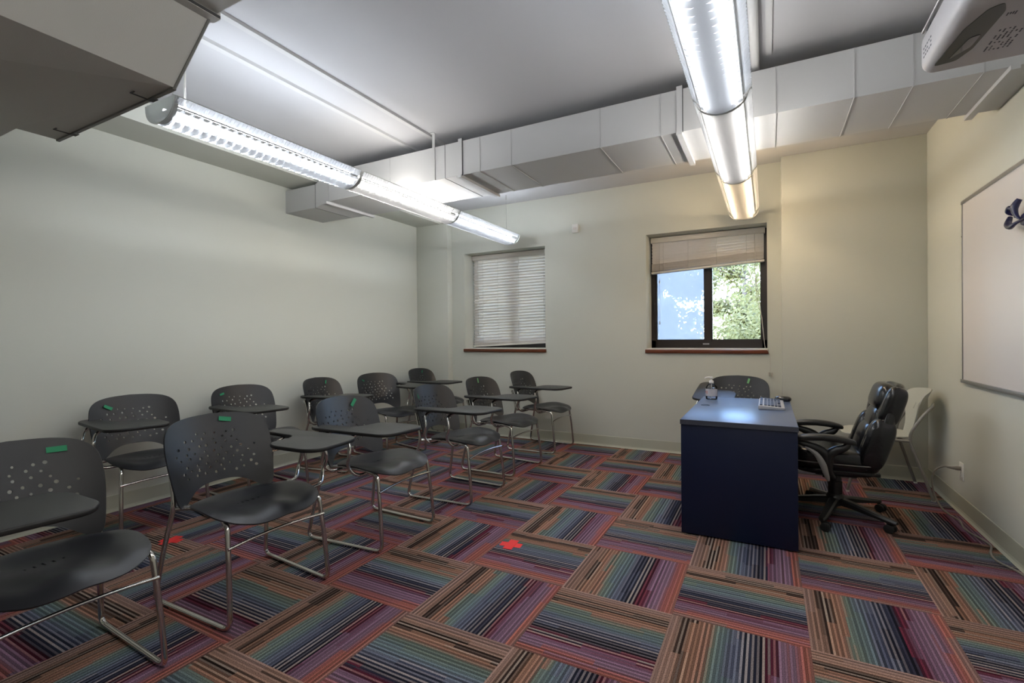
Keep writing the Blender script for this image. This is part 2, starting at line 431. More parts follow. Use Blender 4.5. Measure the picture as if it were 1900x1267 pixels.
for f in list(bm.faces):
    c = f.calc_center_median(); key = (round(c.x, 3), round(c.y, 3), round(c.z, 3))
    seen.setdefault(key, []).append(f)
dead = [f for v in seen.values() if len(v) > 1 for f in v]
bmesh.ops.delete(bm, geom=dead, context='FACES')
struct(finish('wall_back', bm, WALL), 'back wall with two recessed windows')
struct(bbox_obj('trim_1', (XL, 4.99, 0), (-3.515, YB, BEAM_Z), WALL, bev=.004), 'boxed column in the far left corner')
struct(bbox_obj('trim_2', (0.115, 4.95, 0), (XR, YB, ZC), WALL, bev=.004), 'shallow pier to the right of the second window')
bm = bmesh.new()
box(bm, (XL, YF, BEAM_Z), (BEAM_X, YB, ZC))
struct(finish('trim_3', bm, WALL), 'dropped beam along the top of the left wall')
def baseboard(name, p, q, inward):
    """p->q along the wall, inward = unit vector into the room; cove-foot profile"""
    p = Vector((*p, 0)); q = Vector((*q, 0)); n = Vector((*inward, 0))
    prof = [(0, 0.112), (0.004, 0.112), (0.0055, 0.108), (0.0055, 0.022), (0.009, 0.010), (0.016, 0.003), (0.020, 0.0), (0, 0)]
    bm = bmesh.new()
    a = [bm.verts.new(p + n * x + Vector((0, 0, z))) for x, z in prof]; b = [bm.verts.new(q + n * x + Vector((0, 0, z))) for x, z in prof]
    bm.faces.new(a); bm.faces.new(list(reversed(b)))
    for i in range(len(prof)):
        j = (i + 1) % len(prof); bm.faces.new((a[i], a[j], b[j], b[i]))
    return struct(finish(name, bm, BASEB))
baseboard('baseboard_left', (XL, YF), (XL, 4.99), (1, 0))
baseboard('baseboard_back', (-3.515, YB), (0.115, YB), (0, -1))
baseboard('baseboard_pier', (0.11, 4.95), (XR, 4.95), (0, -1))
baseboard('baseboard_right', (XR, YF), (XR, 4.95), (-1, 0))
baseboard('baseboard_column', (XL, 4.99), (-3.51, 4.99), (0, -1))

# windows -----------------------------------------------------------
def window(idx, x0, x1, z0, z1):
    yf = 5.335
    e = bpy.data.objects.new('window_%d' % idx, None); link(e); e.location = (0, 0, 0); e['kind'] = 'structure'
    bm = bmesh.new(); t = 0.045
    zb = z0 + 0.016
    box(bm, (x0, yf, zb), (x1, yf + .06, zb + .078)); box(bm, (x0, yf, z1 - .045), (x1, yf + .06, z1))
    box(bm, (x0, yf, zb), (x0 + t, yf + .06, z1)); box(bm, (x1 - t, yf, zb), (x1, yf + .06, z1))
    xm = x0 + (x1 - x0) * 0.515
    box(bm, (xm - .027, yf - .004, zb + .03), (xm + .027, yf + .05, z1))
    # inner sash rims
    for a, b in ((x0 + t, xm - .027), (xm + .027, x1 - t)):
        box(bm, (a, yf + .012, zb + .06), (a + .014, yf + .05, z1 - .045)); box(bm, (b - .014, yf + .012, zb + .06), (b, yf + .05, z1 - .045))
        box(bm, (a, yf + .012, zb + .07), (b, yf + .05, zb + .09))
    finish('window_frame', bm, BRONZE, e)
    bbox_obj('latch', (xm - .05, yf - .012, zb + .035), (xm + .01, yf + .001, zb + .05), ALU, e)
    bbox_obj('sash_pull', (x0 + .016, yf - .012, z0 + .40), (x0 + .032, yf + .001, z0 + .50), BLKPL, e)
    bm = bmesh.new(); box(bm, (x0 + t, yf + .028, zb + .05), (x1 - t, yf + .032, z1 - .04)); finish('glass_pane', bm, PANE, e)
    if idx == 2:
        bm = bmesh.new(); box(bm, (x0 + t, yf + .052, zb + .055), (xm - .01, yf + .0525, z1 - .04)); finish('insect_screen', bm, SCREEN, e)
    bbox_obj('inner_stool', (x0 - .0, YB + .012, z0 - .01), (x1 + .0, yf + .03, z0 + .017), WHITE, e)
    o = bbox_obj('window_sill', (x0 - .012, YB - .022, z0 - .03), (x1 + .008, YB + .012, z0 + .006), WOODS, e, bev=.004)
    return e
w1 = window(1, *WIN[0]); w1['label'] = 'recessed window hidden behind lowered blinds'
w2 = window(2, *WIN[1]); w2['label'] = 'recessed sliding window with dark frame looking onto trees'
# painted reveal linings: recess reveals are the wall thickness itself

def cord(name, pts, r, parent, material=CORDM): return tube_obj(name, pts, r, material, parent, seg=6)
def blind_closed():
    x0, x1 = -3.315, -2.25; y = 5.275
    e = empty('window_blind', 'white horizontal-slat blind lowered to the sill with a crooked bottom, left window', 'blind', (x0, y, 2.2))
    T = Matrix.Translation((-x0, -y, -2.2))
    bbox_obj('headrail', (x0, y - .03, 2.155), (x1, y + .03, 2.214), BLINDR, e, bev=.003, M=T)
    bm = bmesh.new(); n = 30; ztop = 2.145
    for k in range(n):
        f = k / (n - 1)
        zl = ztop - .01 - (ztop - .01 - 1.085) * f; zr = ztop - .01 - (ztop - .01 - 1.130) * f
        zl += random.uniform(-.0016, .0016)
        M = T @ Matrix.Translation((x0 + .008, y, zl)) @ Matrix.Rotation(-math.atan2(zr - zl, x1 - x0), 4, 'Y') @ Matrix.Rotation(math.radians(-51 - random.uniform(0, 7)), 4, 'X')
        L = x1 - x0 - .016
        # slightly curved slat of three strips
        pr = [(-.025, 0.0), (-.012, .0028), (.0, .0038), (.012, .0028), (.025, 0.0)]
        rows = [[bm.verts.new(M @ Vector((xx, a, b + dz))) for a, b in pr] for dz in (0, .0022) for xx in (0, L)]
        a0, a1, b0, b1 = rows
        for i in range(4):
            bm.faces.new((a0[i], a0[i + 1], a1[i + 1], a1[i])); bm.faces.new((b0[i + 1], b0[i], b1[i], b1[i + 1]))
        bm.faces.new((a0[0], a1[0], b1[0], b0[0])); bm.faces.new((a1[4], a0[4], b0[4], b1[4]))
        bm.faces.new(a0[::-1] + b0); bm.faces.new(a1 + b1[::-1])
    finish('slats', bm, BLIND, e)
    M = T @ Matrix.Translation((x0 + .008, y, 1.068)) @ Matrix.Rotation(-math.atan2(.048, x1 - x0), 4, 'Y')
    bbox_obj('bottom_rail', (0, -.024, -.008), (x1 - x0 - .016, .024, .010), BLINDR, e, bev=.003, M=M)
    for fx in (.15, .35, .62, .93):
        x = x0 + (x1 - x0) * fx
        cord('ladder_cord', [T @ Vector((x, y - .032, 2.15)), T @ Vector((x, y - .032, 1.09 + .045 * fx))], .0012, e)
    for fx, zz in ((.09, 1.70), (.085, 1.26)):
        cord('cord_tassel', [T @ Vector((x0 + (x1 - x0) * fx, y - .036, zz)), T @ Vector((x0 + (x1 - x0) * fx, y - .036, zz - .04))], .005, e)
    cord('pull_cord', [T @ Vector((x0 + .09, y - .036, 2.15)), T @ Vector((x0 + .09, y - .036, 1.26))], .0012, e)
blind_closed()
def blind_open():
    x0, x1 = -1.085, -0.015; y = 5.275
    e = empty('window_blind', 'white horizontal-slat blind pulled up and sagging to the left, right window', 'blind', (x0, y, 2.2))
    T = Matrix.Translation((-x0, -y, -2.2))
    bbox_obj('headrail', (x0, y - .03, 2.158), (x1, y + .03, 2.212), BLINDR, e, bev=.003, M=T)
    bm = bmesh.new()
    L = x1 - x0 - .02
    def slat(zl, zr, ang, w=.025, th=.0022):
        M = T @ Matrix.Translation((x0 + .01, y, zl)) @ Matrix.Rotation(-math.atan2(zr - zl, L), 4, 'Y') @ Matrix.Rotation(math.radians(ang), 4, 'X')
        box(bm, (0, -w, 0), (L, w, th), M)
    zs_l = [2.140, 2.105, 2.070, 2.035, 2.000, 1.968, 1.945]; zs_r = [2.142, 2.118, 2.092, 2.066, 2.040, 2.015, 1.995]
    for a, b in zip(zs_l, zs_r): slat(a, b, -60)
    for k in range(17):                                             # gathered stack
        f = k / 16; slat(1.935 - .075 * f, 1.985 - .072 * f, -4 + random.uniform(-3, 3))
    finish('slats', bm, BLIND, e)
    M = T @ Matrix.Translation((x0 + .006, y, 1.842)) @ Matrix.Rotation(-math.atan2(.052, L), 4, 'Y')
    bbox_obj('bottom_rail', (0, -.027, -.010), (L + .008, .027, .010), BLINDR, e, bev=.003, M=M)
    for fx in (.12, .35, .6, .85):
        x = x0 + (x1 - x0) * fx
        cord('ladder_cord', [T @ Vector((x, y - .031, 2.15)), T @ Vector((x, y - .031, 1.845 + .05 * fx))], .0012, e)
    cord('pull_cord', [T @ Vector((x1 - .09, y - .035, 2.15)), T @ Vector((x1 - .085, y - .035, 1.75)), T @ Vector((x1 - .05, y - .05, 1.52)), T @ Vector((x1 - .01, y - .09, 1.10)), T @ Vector((x1 - .004, y - .16, 1.06))], .0022, e)
    cord('pull_cord', [T @ Vector((x1 - .085, y - .035, 1.75)), T @ Vector((x1 - .075, y - .05, 1.55)), T @ Vector((x1 - .03, y - .06, 1.35)), T @ Vector((x1 - .008, y - .09, 1.08))], .0022, e)
    cord('pull_cord', [T @ Vector((x1 - .004, y - .16, 1.06)), T @ Vector((x1 + .012, YB - .035, 1.045)), T @ Vector((.022, YB - .03, 1.0)), T @ Vector((.022, YB - .012, .82))], .0014, e)
    cord('cord_tassel', [T @ Vector((.010, YB - .012, .835)), T @ Vector((.010, YB - .012, .80))], .007, e)
    cord('cord_tassel', [T @ Vector((.036, YB - .012, .832)), T @ Vector((.036, YB - .012, .797))], .007, e)
    cord('tilt_cord', [T @ Vector((x0 + .09, y - .034, 2.15)), T @ Vector((x0 + .09, y - .034, 1.32))], .0012, e)
    for zz in (1.76, 1.33):
        cord('cord_tassel', [T @ Vector((x0 + .09, y - .034, zz)), T @ Vector((x0 + .09, y - .034, zz - .03))], .005, e)
blind_open()

# ------------------------------------------------------------------ ducts, conduits
def duct_far():
    Y0, Y1, ZB, ZT = 3.06, 3.61, 2.40, 2.655
    e = empty('air_duct', 'long white rectangular air duct crossing the ceiling before the windows', 'duct', (XL, Y0, ZB))
    T = Matrix.Translation((-XL, -Y0, -ZB))
    bm = bmesh.new()
    prof = [(XL, 2.365, 2.575, 3.06, 3.49), (-3.60, 2.365, 2.575, 3.06, 3.49), (-3.44, ZB, ZT, Y0, Y1), (XR, ZB, ZT, Y0, Y1)]
    rings = [[bm.verts.new(T @ Vector(p)) for p in ((x, ya, zb), (x, yb, zb), (x, yb, zt), (x, ya, zt))] for x, zb, zt, ya, yb in prof]
    for A, B in zip(rings, rings[1:]):
        for k in range(4): bm.faces.new((A[k], A[(k + 1) % 4], B[(k + 1) % 4], B[k]))
    bm.faces.new(rings[0]); bm.faces.new(list(reversed(rings[-1])))
    finish('duct_body', bm, DUCT, e)
    for x, dark in ((-3.60, 1), (-3.43, 0), (-2.72, 0), (-2.17, 1), (-1.86, 0), (-1.60, 0), (-0.95, 0), (-0.57, 0), (-0.33, 1), (0.045, 0), (0.40, 0), (0.64, 0), (0.90, 0)):
        bm = bmesh.new(); t = .003 if not dark else .0016; w_ = .006 if not dark else .003
        zb, zt, y1 = (2.365, 2.575, 3.49) if x == -3.60 else (ZB, ZT, Y1)
        box(bm, (x, Y0 - t, zb), (x + w_, Y0, zt), T); box(bm, (x, Y0 - t, zb - t), (x + w_, y1, zb), T)
        finish('duct_seam', bm, DARKSEAM if dark else SEAM, e)
    def trapeze(x, face=True, top=ZT + .018, zoff=0.0):
        bm = bmesh.new()
        box(bm, (x, Y0 - .02, ZB - .022 + zoff), (x + .034, Y1 + .03, ZB - .001 + zoff), T)
        if face: box(bm, (x, Y0 - .006, ZB - .01), (x + .034, Y0 - .003, top), T)
        finish('hanger_strap', bm, DUCT, e)
        if face:
            bm = bmesh.new(); box(bm, (x + .034, Y0 - .007, ZB - .006), (x + .038, Y0 - .001, top), T); finish('strap_edge', bm, DARKSEAM, e)
    trapeze(-3.47, face=False); trapeze(-2.045); trapeze(-0.475); trapeze(0.985, face=False)
    bm = bmesh.new()
    box(bm, (-2.285, Y0 - .006, 2.40), (-2.262, Y0 - .002, ZC), T); box(bm, (-2.292, Y0 - .03, ZC - .003), (-2.255, Y0, ZC), T)
    finish('ceiling_strap', bm, DUCT, e)
duct_far()
def duct_near():
    e = empty('air_duct', 'dark grey box end of an air duct overhead, top left corner', 'duct', (-2.11, 1.10, 2.2))
    o = Vector((-2.11, 1.10, 2.2))
    def v(bm, p): return bm.verts.new(Vector(p) - o)
    ZT = 2.70; YN = -1.0
    bm = bmesh.new()
    # lowered box: far edge at y=1.10, bottom folded, right flank leaning outwards
    A = v(bm, (-2.11, 1.10, 2.20)); B = v(bm, (-3.17, 1.11, 2.20)); C = v(bm, (-3.17, 0.95, 2.20)); 
    D = v(bm, (-1.93, 1.14, 2.45)); E_ = v(bm, (-2.11, YN, 2.20)); F = v(bm, (-1.93, YN, 2.45)); 
    G = v(bm, (-3.0, 0.0, 2.13)); H = v(bm, (-3.6, 0.95, 2.20)); I = v(bm, (-3.6, YN, 2.13)); J = v(bm, (-2.9, YN, 2.13))
    At = v(bm, (-1.93, 1.14, ZT)); Bt = v(bm, (-3.17, 1.11, ZT)); Ct = v(bm, (-3.17, 0.95, ZT)); Ht = v(bm, (-3.6, 0.95, ZT)); It = v(bm, (-3.6, YN, ZT)); Ft = v(bm, (-1.93, YN, ZT))
    P = v(bm, (-2.40, 0.62, 2.165)); Q = v(bm, (-2.75, YN, 2.12))
    bm.faces.new((A, E_, Q, P)); bm.faces.new((A, P, G, C)); bm.faces.new((A, C, B)); bm.faces.new((P, Q, J, G)); bm.faces.new((C, G, J, I)); bm.faces.new((C, I, H))
    bm.faces.new((A, D, F, E_)); bm.faces.new((A, B, Bt, At, D)); bm.faces.new((B, C, Ct, Bt)); bm.faces.new((C, H, Ht, Ct)); bm.faces.new((H, I, It, Ht))
    bm.faces.new((At, Bt, Ct, Ht, It, Ft)); bm.faces.new((D, At, Ft, F)); bm.faces.new((E_, F, Ft, It, I, J, Q))
    finish('duct_body', bm, DUCTG, e)
    T = Matrix.Translation(-o)
    bbox_obj('duct_branch', (-1.90, 0.60, 2.455), (XR - .03, 1.15, ZT), DUCTG, e, M=T)
    bbox_obj('flange', (-1.945, 0.58, 2.44), (-1.895, 1.165, ZT + .01), DUCTG, e, M=T)
    bm = bmesh.new(); box(bm, (-1.897, 0.58, 2.442), (-1.892, 1.163, 2.452), T); finish('flange_gap', bm, DARKSEAM, e)
    bm = bmesh.new(); box(bm, (-3.17, 1.098, 2.192), (-2.11, 1.112, 2.2), T)
    tube(bm, [Vector((-2.11, 1.106, 2.198)) - o, Vector((-1.93, 1.145, 2.45)) - o], .006, 6)
    finish('drive_cleat', bm, mat('grey_cleat', (.2, .2, .19), .6), e)
    for x in (-2.27, -2.98):
        bm = bmesh.new(); box(bm, (x - .02, 1.09, 2.186), (x + .02, 1.114, 2.190), T); box(bm, (x - .02, 1.03, 2.188), (x - .016, 1.10, 2.192), T); box(bm, (x - .02, 1.028, 2.188), (x + .01, 1.034, 2.191), T)
        finish('corner_clip', bm, DARKSEAM, e)
duct_near()
def conduit(x, wdt, label, y0=YF, y1=3.3):
    bm = bmesh.new(); pr = [(-wdt / 2, 0), (-wdt / 2 * .8, -wdt * .35), (wdt / 2 * .8, -wdt * .35), (wdt / 2, 0)]
    a = [bm.verts.new((px, 0, pz)) for px, pz in pr]; b = [bm.verts.new((px, y1 - y0, pz)) for px, pz in pr]
    bm.faces.new(a); bm.faces.new(list(reversed(b)))
    for i in range(4): bm.faces.new((a[i], a[(i + 1) % 4], b[(i + 1) % 4], b[i]))
    o = finish('ceiling_rail', bm, DUCT); o.location = (x, y0, ZC); return tag(o, label, 'rail')
conduit(-2.60, .05, 'white surface rail on the ceiling, the one nearer the left wall', y1=3.3)
conduit(-2.32, .045, 'white surface rail on the ceiling, the one farther from the left wall', y1=4.2)
o = tube_obj('ceiling_pipe', [(0, 0, 0), (0, 4.85, 0)], .024, DUCT, seg=16); o.location = (-.055, YF, ZC - .055); tag(o, 'round white pipe under the ceiling beside the right pendant lamp', 'pipe')
o = bbox_obj('ceiling_rail', (0, 0, 0), (.03, 4.7, .012), DUCT); o.location = (.0, YF, ZC - .012); tag(o, 'thin flat strip added for a shading line on the ceiling just right of the round pipe', 'rail')  # flat strip put in for a line of shade next to the pipe

# ------------------------------------------------------------------ pendant lamps
def pendant(cx, y0, cols, label, upf=1.0):
    zb = 2.215; R1, R2, H = .094, .125, .072   # inner half width, wing half width, blade depth
    e = empty('pendant_lamp', label, 'lamp', (cx, y0, zb), 0, 'linear louvred pendant lamps')
    ML = 1.19; NM = len(cols); zt = H + .035                   # local: z=0 lowest point of the blades
    tube_obj('suspension_cable', [(0, .06, zt), (0, .06, ZC - zb)], .0016, CHROME, e, seg=6)
    tube_obj('suspension_cable', [(0, NM * ML - .08, zt), (0, NM * ML - .08, ZC - zb)], .0016, CHROME, e, seg=6)
    for yy in (.06, NM * ML - .08):
        tube_obj('cable_gripper', [(0, yy, ZC - zb - .05), (0, yy, ZC - zb)], .006, CHROME, e, seg=8)
    tube_obj('power_feed', [(.03, .10, zt), (.03, .10, ZC - zb)], .005, WHITE, e, seg=8)
    for k, (c, gs) in enumerate(cols):
        ya = k * ML + .012; yb = (k + 1) * ML - .012
        em = emit('lamp_glow', c, GLOW_W * gs); tb = emit('lamp_tube', c, TUBE_W * gs * upf); td = emit('lamp_tube_down', c, DOWN_W * gs)
        # glowing reflector: shallow W section above the blades
        bm = bmesh.new(); sec = []
        for i in range(13):
            u = -1 + 2 * i / 12; sec.append((u * R1 * .97, H * .55 - .030 * math.cos(u * PI / 2) * (1 - .55 * math.exp(-(u / .18) ** 2)) + .010))
        a = [bm.verts.new((x, ya, z)) for x, z in sec]; b = [bm.verts.new((x, yb, z)) for x, z in sec]
        for i in range(12): bm.faces.new((a[i], a[i + 1], b[i + 1], b[i]))
        finish('reflector', bm, em, e, smooth=60)
        # louvre blades
        bm = bmesh.new(); nb = 27
        for i in range(nb):
            y = ya + .01 + (yb - ya - .02) * i / (nb - 1)
            pts = []
            for j in range(13):
                t = PI * j / 12; pts.append((-R1 * math.cos(t), H - H * math.sin(t) ** .85))
            lo = [bm.verts.new((x, y + .010 * math.cos(x / R1 * PI / 2) , z)) for x, z in pts]
            hi = [bm.verts.new((x, y, H * .98)) for x, z in pts]
            for j in range(12): bm.faces.new((lo[j], lo[j + 1], hi[j + 1], hi[j]))
        r = bmesh.ops.solidify(bm, geom=bm.faces[:], thickness=.0018)
        finish('louvre_blades', bm, FIN, e)
        # ribbed clear wings, one on each side
        for s in (-1, 1):
            bm = bmesh.new(); nw = 54
            for i in range(nw):
                yA = ya + (yb - ya) * i / nw; yB = ya + (yb - ya) * (i + 1) / nw; x1 = R2 + .004; x2 = R2 - .001
                prev = None
                for yy, xx in ((yA, x1), ((yA + yB) / 2, x2), (yB, x1)):
                    row = [bm.verts.new((x, yy, z)) for x, z in ((s * R1, H - .004), (s * (R1 + .012), H + .003), (s * xx, H + .030), (s * xx, H + .034))]
                    if prev:
                        for j in range(3): bm.faces.new((prev[j], prev[j + 1], row[j + 1], row[j]))
                    prev = row
            bmesh.ops.remove_doubles(bm, verts=bm.verts, dist=1e-5)
            wing = finish('ribbed_wing', bm, WING, e)
            bm = bmesh.new()
            box(bm, (s * R1 - .0015, ya, H - .006), (s * R1 + .0015, yb, H + .002)); box(bm, (s * (R2 + .002) - .0015, ya, H + .032), (s * (R2 + .002) + .0015, yb, H + .036))
            for i in range(28):
                yA = ya + (yb - ya) * i / 27
                tube(bm, [(s * R1, yA, H - .004), (s * (R2 + .002), yA, H + .034)], .0011, 4)
            finish('wing_frame', bm, BAND, wing)
            tube_obj('fluorescent_tube', [(s * .05, ya + .03, H + .020), (s * .05, yb - .03, H + .020)], .008, tb, e, seg=8)
        for s in (-1, 1):
            tube_obj('fluorescent_tube', [(s * .066, ya + .02, H * .33), (s * .066, yb - .02, H * .33)], .006, td, e, seg=8)
    for k in range(NM + 1):
        y = k * ML; bm = bmesh.new()
        wd = .012
        pts = [(-R2 * math.cos(PI * j / 16), (H + .034) - (H + .034) * math.sin(PI * j / 16) ** .8) for j in range(17)]
        if k in (0, NM):
            prism(bm, pts, -.003, .003, Matrix.Translation((0, y, 0)) @ Matrix.Rotation(math.radians(90), 4, 'X'))
            finish('end_cap', bm, CAPM, e, smooth=50)
            bm = bmesh.new()
            lo = [bm.verts.new((x * .9, y + (wd * 2.4 if k == 0 else -wd), z + .008)) for x, z in pts]; hi = [bm.verts.new((x * .9, y, z + .008)) for x, z in pts]
        else:
            lo = [bm.verts.new((x * .93, y - wd, z + .003)) for x, z in pts]; hi = [bm.verts.new((x * .93, y + wd, z + .003)) for x, z in pts]
        for j in range(16): bm.faces.new((lo[j], lo[j + 1], hi[j + 1], hi[j]))
        bmesh.ops.solidify(bm, geom=bm.faces[:], thickness=.0015)
        finish('joint_band', bm, BAND, e, smooth=50)
    return e
pendant(-2.555, 1.27, [(LAMP_COOL, 1.0), (LAMP_NEUTRAL, 1.0), (LAMP_COOL, 1.0)], 'long pendant lamp on the left with bluish white louvres')
pendant(-0.185, 1.30 - 2 * 1.19, [(LAMP_NEUTRAL, 1.1), (LAMP_NEUTRAL, 1.1), (LAMP_COOL, .95), (LAMP_NEUTRAL, 1.0), (LAMP_WARM, 1.35)], 'long pendant lamp in the middle whose far end glows orange', .6)  # first two modules are unseen, added to brighten the front of the room

# ------------------------------------------------------------------ student chairs
def build_chair_meshes():
    P = {}
    # backrest
    half = [(0, .068), (.07, .064), (.125, .045), (.17, .012), (.20, -.004), (.222, .004), (.236, .04), (.247, .12), (.254, .20), (.254, .275), (.240, .335), (.198, .374), (.12, .393), (0, .400)]
    right = smooth_curve([(x, y, 0) for x, y in half], 4)
    out = [(p.x, p.y) for p in right] + [(-p.x, p.y) for p in reversed(right[1:-1])]
    def backmap(s, t):
        u = s / .25
        x = -.185 - .30 * (t - .0) ** 1.0 + .10 * t * t + .085 * abs(u) ** 2.3 * (1 - .25 * t / .39) - .018
        z = .425 + t * .965
        return (x, s * .985, z)
    P['backmap'] = backmap
    holes = []
    rnd = random.Random(3)
    for j in range(8):
        for i in range(9):
            s = (i - 4) * .047 + (.023 if j % 2 else 0) * 1 - .010 + rnd.uniform(-.009, .009); t = .108 + j * .028 + rnd.uniform(-.006, .006)
            if abs(s) > .20 - .012 * max(0, j - 5) * 2 or abs(s) > .215: continue
            if j > 6 and abs(s) > .12: continue
            if j == 0 and abs(s) > .15: pass
            if rnd.random() < .06: continue
            r = rnd.choice((.0052, .0062, .0074))
            holes.append([(s + r * math.cos(2 * PI * k / 8), t + r * math.sin(2 * PI * k / 8)) for k in range(8)])
    P['back'] = (out, holes, backmap)
    half = [(-.165, 0), (-.16, .09), (-.14, .165), (-.08, .212), (0, .236), (.09, .246), (.18, .238), (.245, .205), (.285, .14), (.303, .06), (.306, 0)]
    c = smooth_curve([(x, y, 0) for x, y in half], 4)
    out = [(p.x, p.y) for p in c] + [(p.x, -p.y) for p in reversed(c[1:-1])]
    def seatmap(x, y):
        z = .445
        z += .022 * (abs(y) / .24) ** 2.2 * math.exp(-((x - .02) / .2) ** 2)
        z -= .024 * math.exp(-((x + .02) / .12) ** 2 - (y / .15) ** 2)
        z += .010 * math.exp(-((x - .24) / .09) ** 2 - (y / .05) ** 2)
        z -= .010 * math.exp(-((x - .2) / .1) ** 2 - ((abs(y) - .11) / .05) ** 2)
        if x > .20: z -= 2.6 * (x - .20) ** 2
        if x < -.10: z += 1.6 * (x + .10) ** 2
        r = math.hypot((x - .07) / .235, y / .246)
        if r > .86: z -= .10 * (r - .86) ** 1.4
        return (x, y, z)
    sl = []
    for k, (yy, L) in enumerate(((-.05, .006), (-.025, .012), (0, .016), (.025, .012), (.05, .006))):
        x = .0 + abs(yy) * .2; w_ = .0035
        sl.append([(x - L, yy - w_), (x + L, yy - w_), (x + L, yy + w_), (x - L, yy + w_)])
    P['seat'] = (out, sl, seatmap)
    return P
CH = build_chair_meshes()
CHAIR_MESH = {}
def chair_part(key, maker):
    """builds a mesh once, later chairs share it"""
    if key not in CHAIR_MESH:
        o = maker(); CHAIR_MESH[key] = o; return o
    c = CHAIR_MESH[key].copy(); COL.objects.link(c); return c
def rig(s):
    """one side: back post, rear leg, floor runner, front leg, seat rail"""
    y0 = .238; yr = .268; yf = .240
    pts = [(-.235, s * .218, .62), (-.195, s * .222, .47), (-.190, s * .226, .42), (-.235, s * .250, .22), (-.275, s * yr, .011), (.268, s * yf, .011), (.250, s * .232, .22), (.225, s * .222, .418), (.12, s * .190, .426), (-.10, s * .17, .424), (-.185, s * .215, .418)]
    return fillet(pts, [0, .03, .03, .05, .045, .045, .05, .03, .04, .04, 0], 4)
def make_chair(x, y, rz, label, side=-1, tab=(0, 0, .67, 0), tape=None, tablet=True, tilt=0.0, group='black plastic student chairs with writing tablets'):
    """side = -1 tablet on the sitter's right, +1 on the left; tab = (dx, dy, z, turn)"""
    e = empty('tablet_arm_chair', label, 'chair', (x, y, 0), rz, group)
    def add(key, maker):
        o = chair_part(key, maker); o.parent = e; return o
    bk = add('back', lambda: shell(*CH['back'][:2], .022, CH['back'][2], .006, 'backrest', BLACKP))
    st = add('seat', lambda: shell(*CH['seat'][:2], .020, CH['seat'][2], .007, 'seat', BLACKP))
    for s in (-1, 1):
        add('frame%d' % s, lambda: tube_obj('sled_frame', rig(s), .0105, CHROME, seg=12))
    add('xbar', lambda: tube_obj('crossbar', smooth_curve([(.246, -.233, .330), (.234, -.12, .335), (.229, 0, .337), (.234, .12, .335), (.246, .233, .330)], 5), .0065, CHROME))
    add('under', lambda: tube_obj('seat_support', fillet([(-.08, -.175, .418), (-.08, -.10, .412), (.0, -.06, .410), (.0, .06, .410), (-.08, .10, .412), (-.08, .175, .418)], .03), .007, CHROME))
    for s in (-1, 1):
        for fx in (-.17, .17):
            def gl(s=s, fx=fx):
                bm = bmesh.new(); yy = (.268 + (.240 - .268) * (fx + .275) / .543) * s
                box(bm, (fx - .018, yy - .011, .0005), (fx + .018, yy + .011, .012)); bevel_all(bm, .003, 1); return finish('floor_glide', bm, RUBBER)
            add('glide%d%.1f' % (s, fx), gl)
    if tape:
        s_, t_, ang, big, m_ = tape
        bm = bmesh.new(); n = 6; L, W = .030 * big, .011 * big
        for i in range(n):
            quad = []
            for a, b in ((i, -1), (i + 1, -1), (i + 1, 1), (i, 1)):
                du = -L + 2 * L * a / n; dv = W * b
                ss = s_ + du * math.cos(ang) - dv * math.sin(ang); tt = t_ + du * math.sin(ang) + dv * math.cos(ang)
                p = Vector(CH['backmap'](ss, tt)); eps = .002
                pa = Vector(CH['backmap'](ss + eps, tt)); pb = Vector(CH['backmap'](ss, tt + eps)); nn = (pa - p).cross(pb - p).normalized()
                if nn.x < 0: nn = -nn
                quad.append(bm.verts.new(p + nn * .0085))
            bm.faces.new(quad)
        bmesh.ops.remove_doubles(bm, verts=bm.verts, dist=1e-5)
        t = finish('tape_strip', bm, m_, None); t.parent = bk; t['label'] = 'strip of green tape'
    if tablet:
        key = 'tab%d' % side
        def tb():
            s = side
            poly = [(-.26, s * .255), (-.25, s * .185), (-.14, s * .175), (-.02, s * .165), (.015, s * .13), (.03, -s * .01), (.10, -s * .045), (.30, -s * .045), (.365, -s * .0), (.345, s * .23), (.30, s * .285), (.05, s * .290), (-.20, s * .290)]
            rp = rounded_poly(poly, .035, 4)
            bm = bmesh.new(); prism(bm, rp, -.019, 0)
            bmesh.ops.recalc_face_normals(bm, faces=bm.faces)
            ed = [ed for ed in bm.edges if ed.calc_face_angle(0) > 1.2]
            bmesh.ops.bevel(bm, geom=ed, offset=.006, segments=3, profile=.5, affect='EDGES', clamp_overlap=True)
            for f in bm.faces:
                f.material_index = 0 if f.calc_center_median().z > -.0005 and f.normal.z > .9 else 1
            return finish('writing_tablet', bm, TABLET, None, smooth=35, mats=[TABLET, TABEDGE])
        o = add(key, tb); dx, dy, tz, tr = tab
        o.location = (dx, dy, tz); o.rotation_euler = (0, tilt, tr)
        def sup(fx):
            s = side; tzz = .67
            p0 = (fx - .02, s * .205, .425); out = .285
            return fillet([(fx + .02, s * .16, .418), (fx - .01, s * .245, .412), (fx - .045, s * out, .47), (fx - .01, s * (out + .005), .55), (fx - .045, s * (out - .02), .628), (fx - .02, s * .20, .646), (fx + .05, s * .10, .648)], [.03, .03, .04, .04, .04, .03, 0], 4)
        for fx in (-.10, .10):
            q = add('sup%d%.1f' % (side, fx), lambda: tube_obj('tablet_support', sup(fx), .0095, CHROME, seg=10))
            q.location = (dx, dy, tz - .67 - (.045 if tilt else 0))
        q = add('br%d' % side, lambda: bbox_obj('tablet_bracket', (-.12, side * .17 - .03, -.021), (.16, side * .17 + .03, -.0195 + .001), BLKPL, bev=.002))
        q.location = (dx, dy, tz); q.rotation_euler = (0, tilt, tr)
    return e
GR = 'black student chairs standing in two rows'
R = math.radians
TG = (.0, .0, .67, 0)
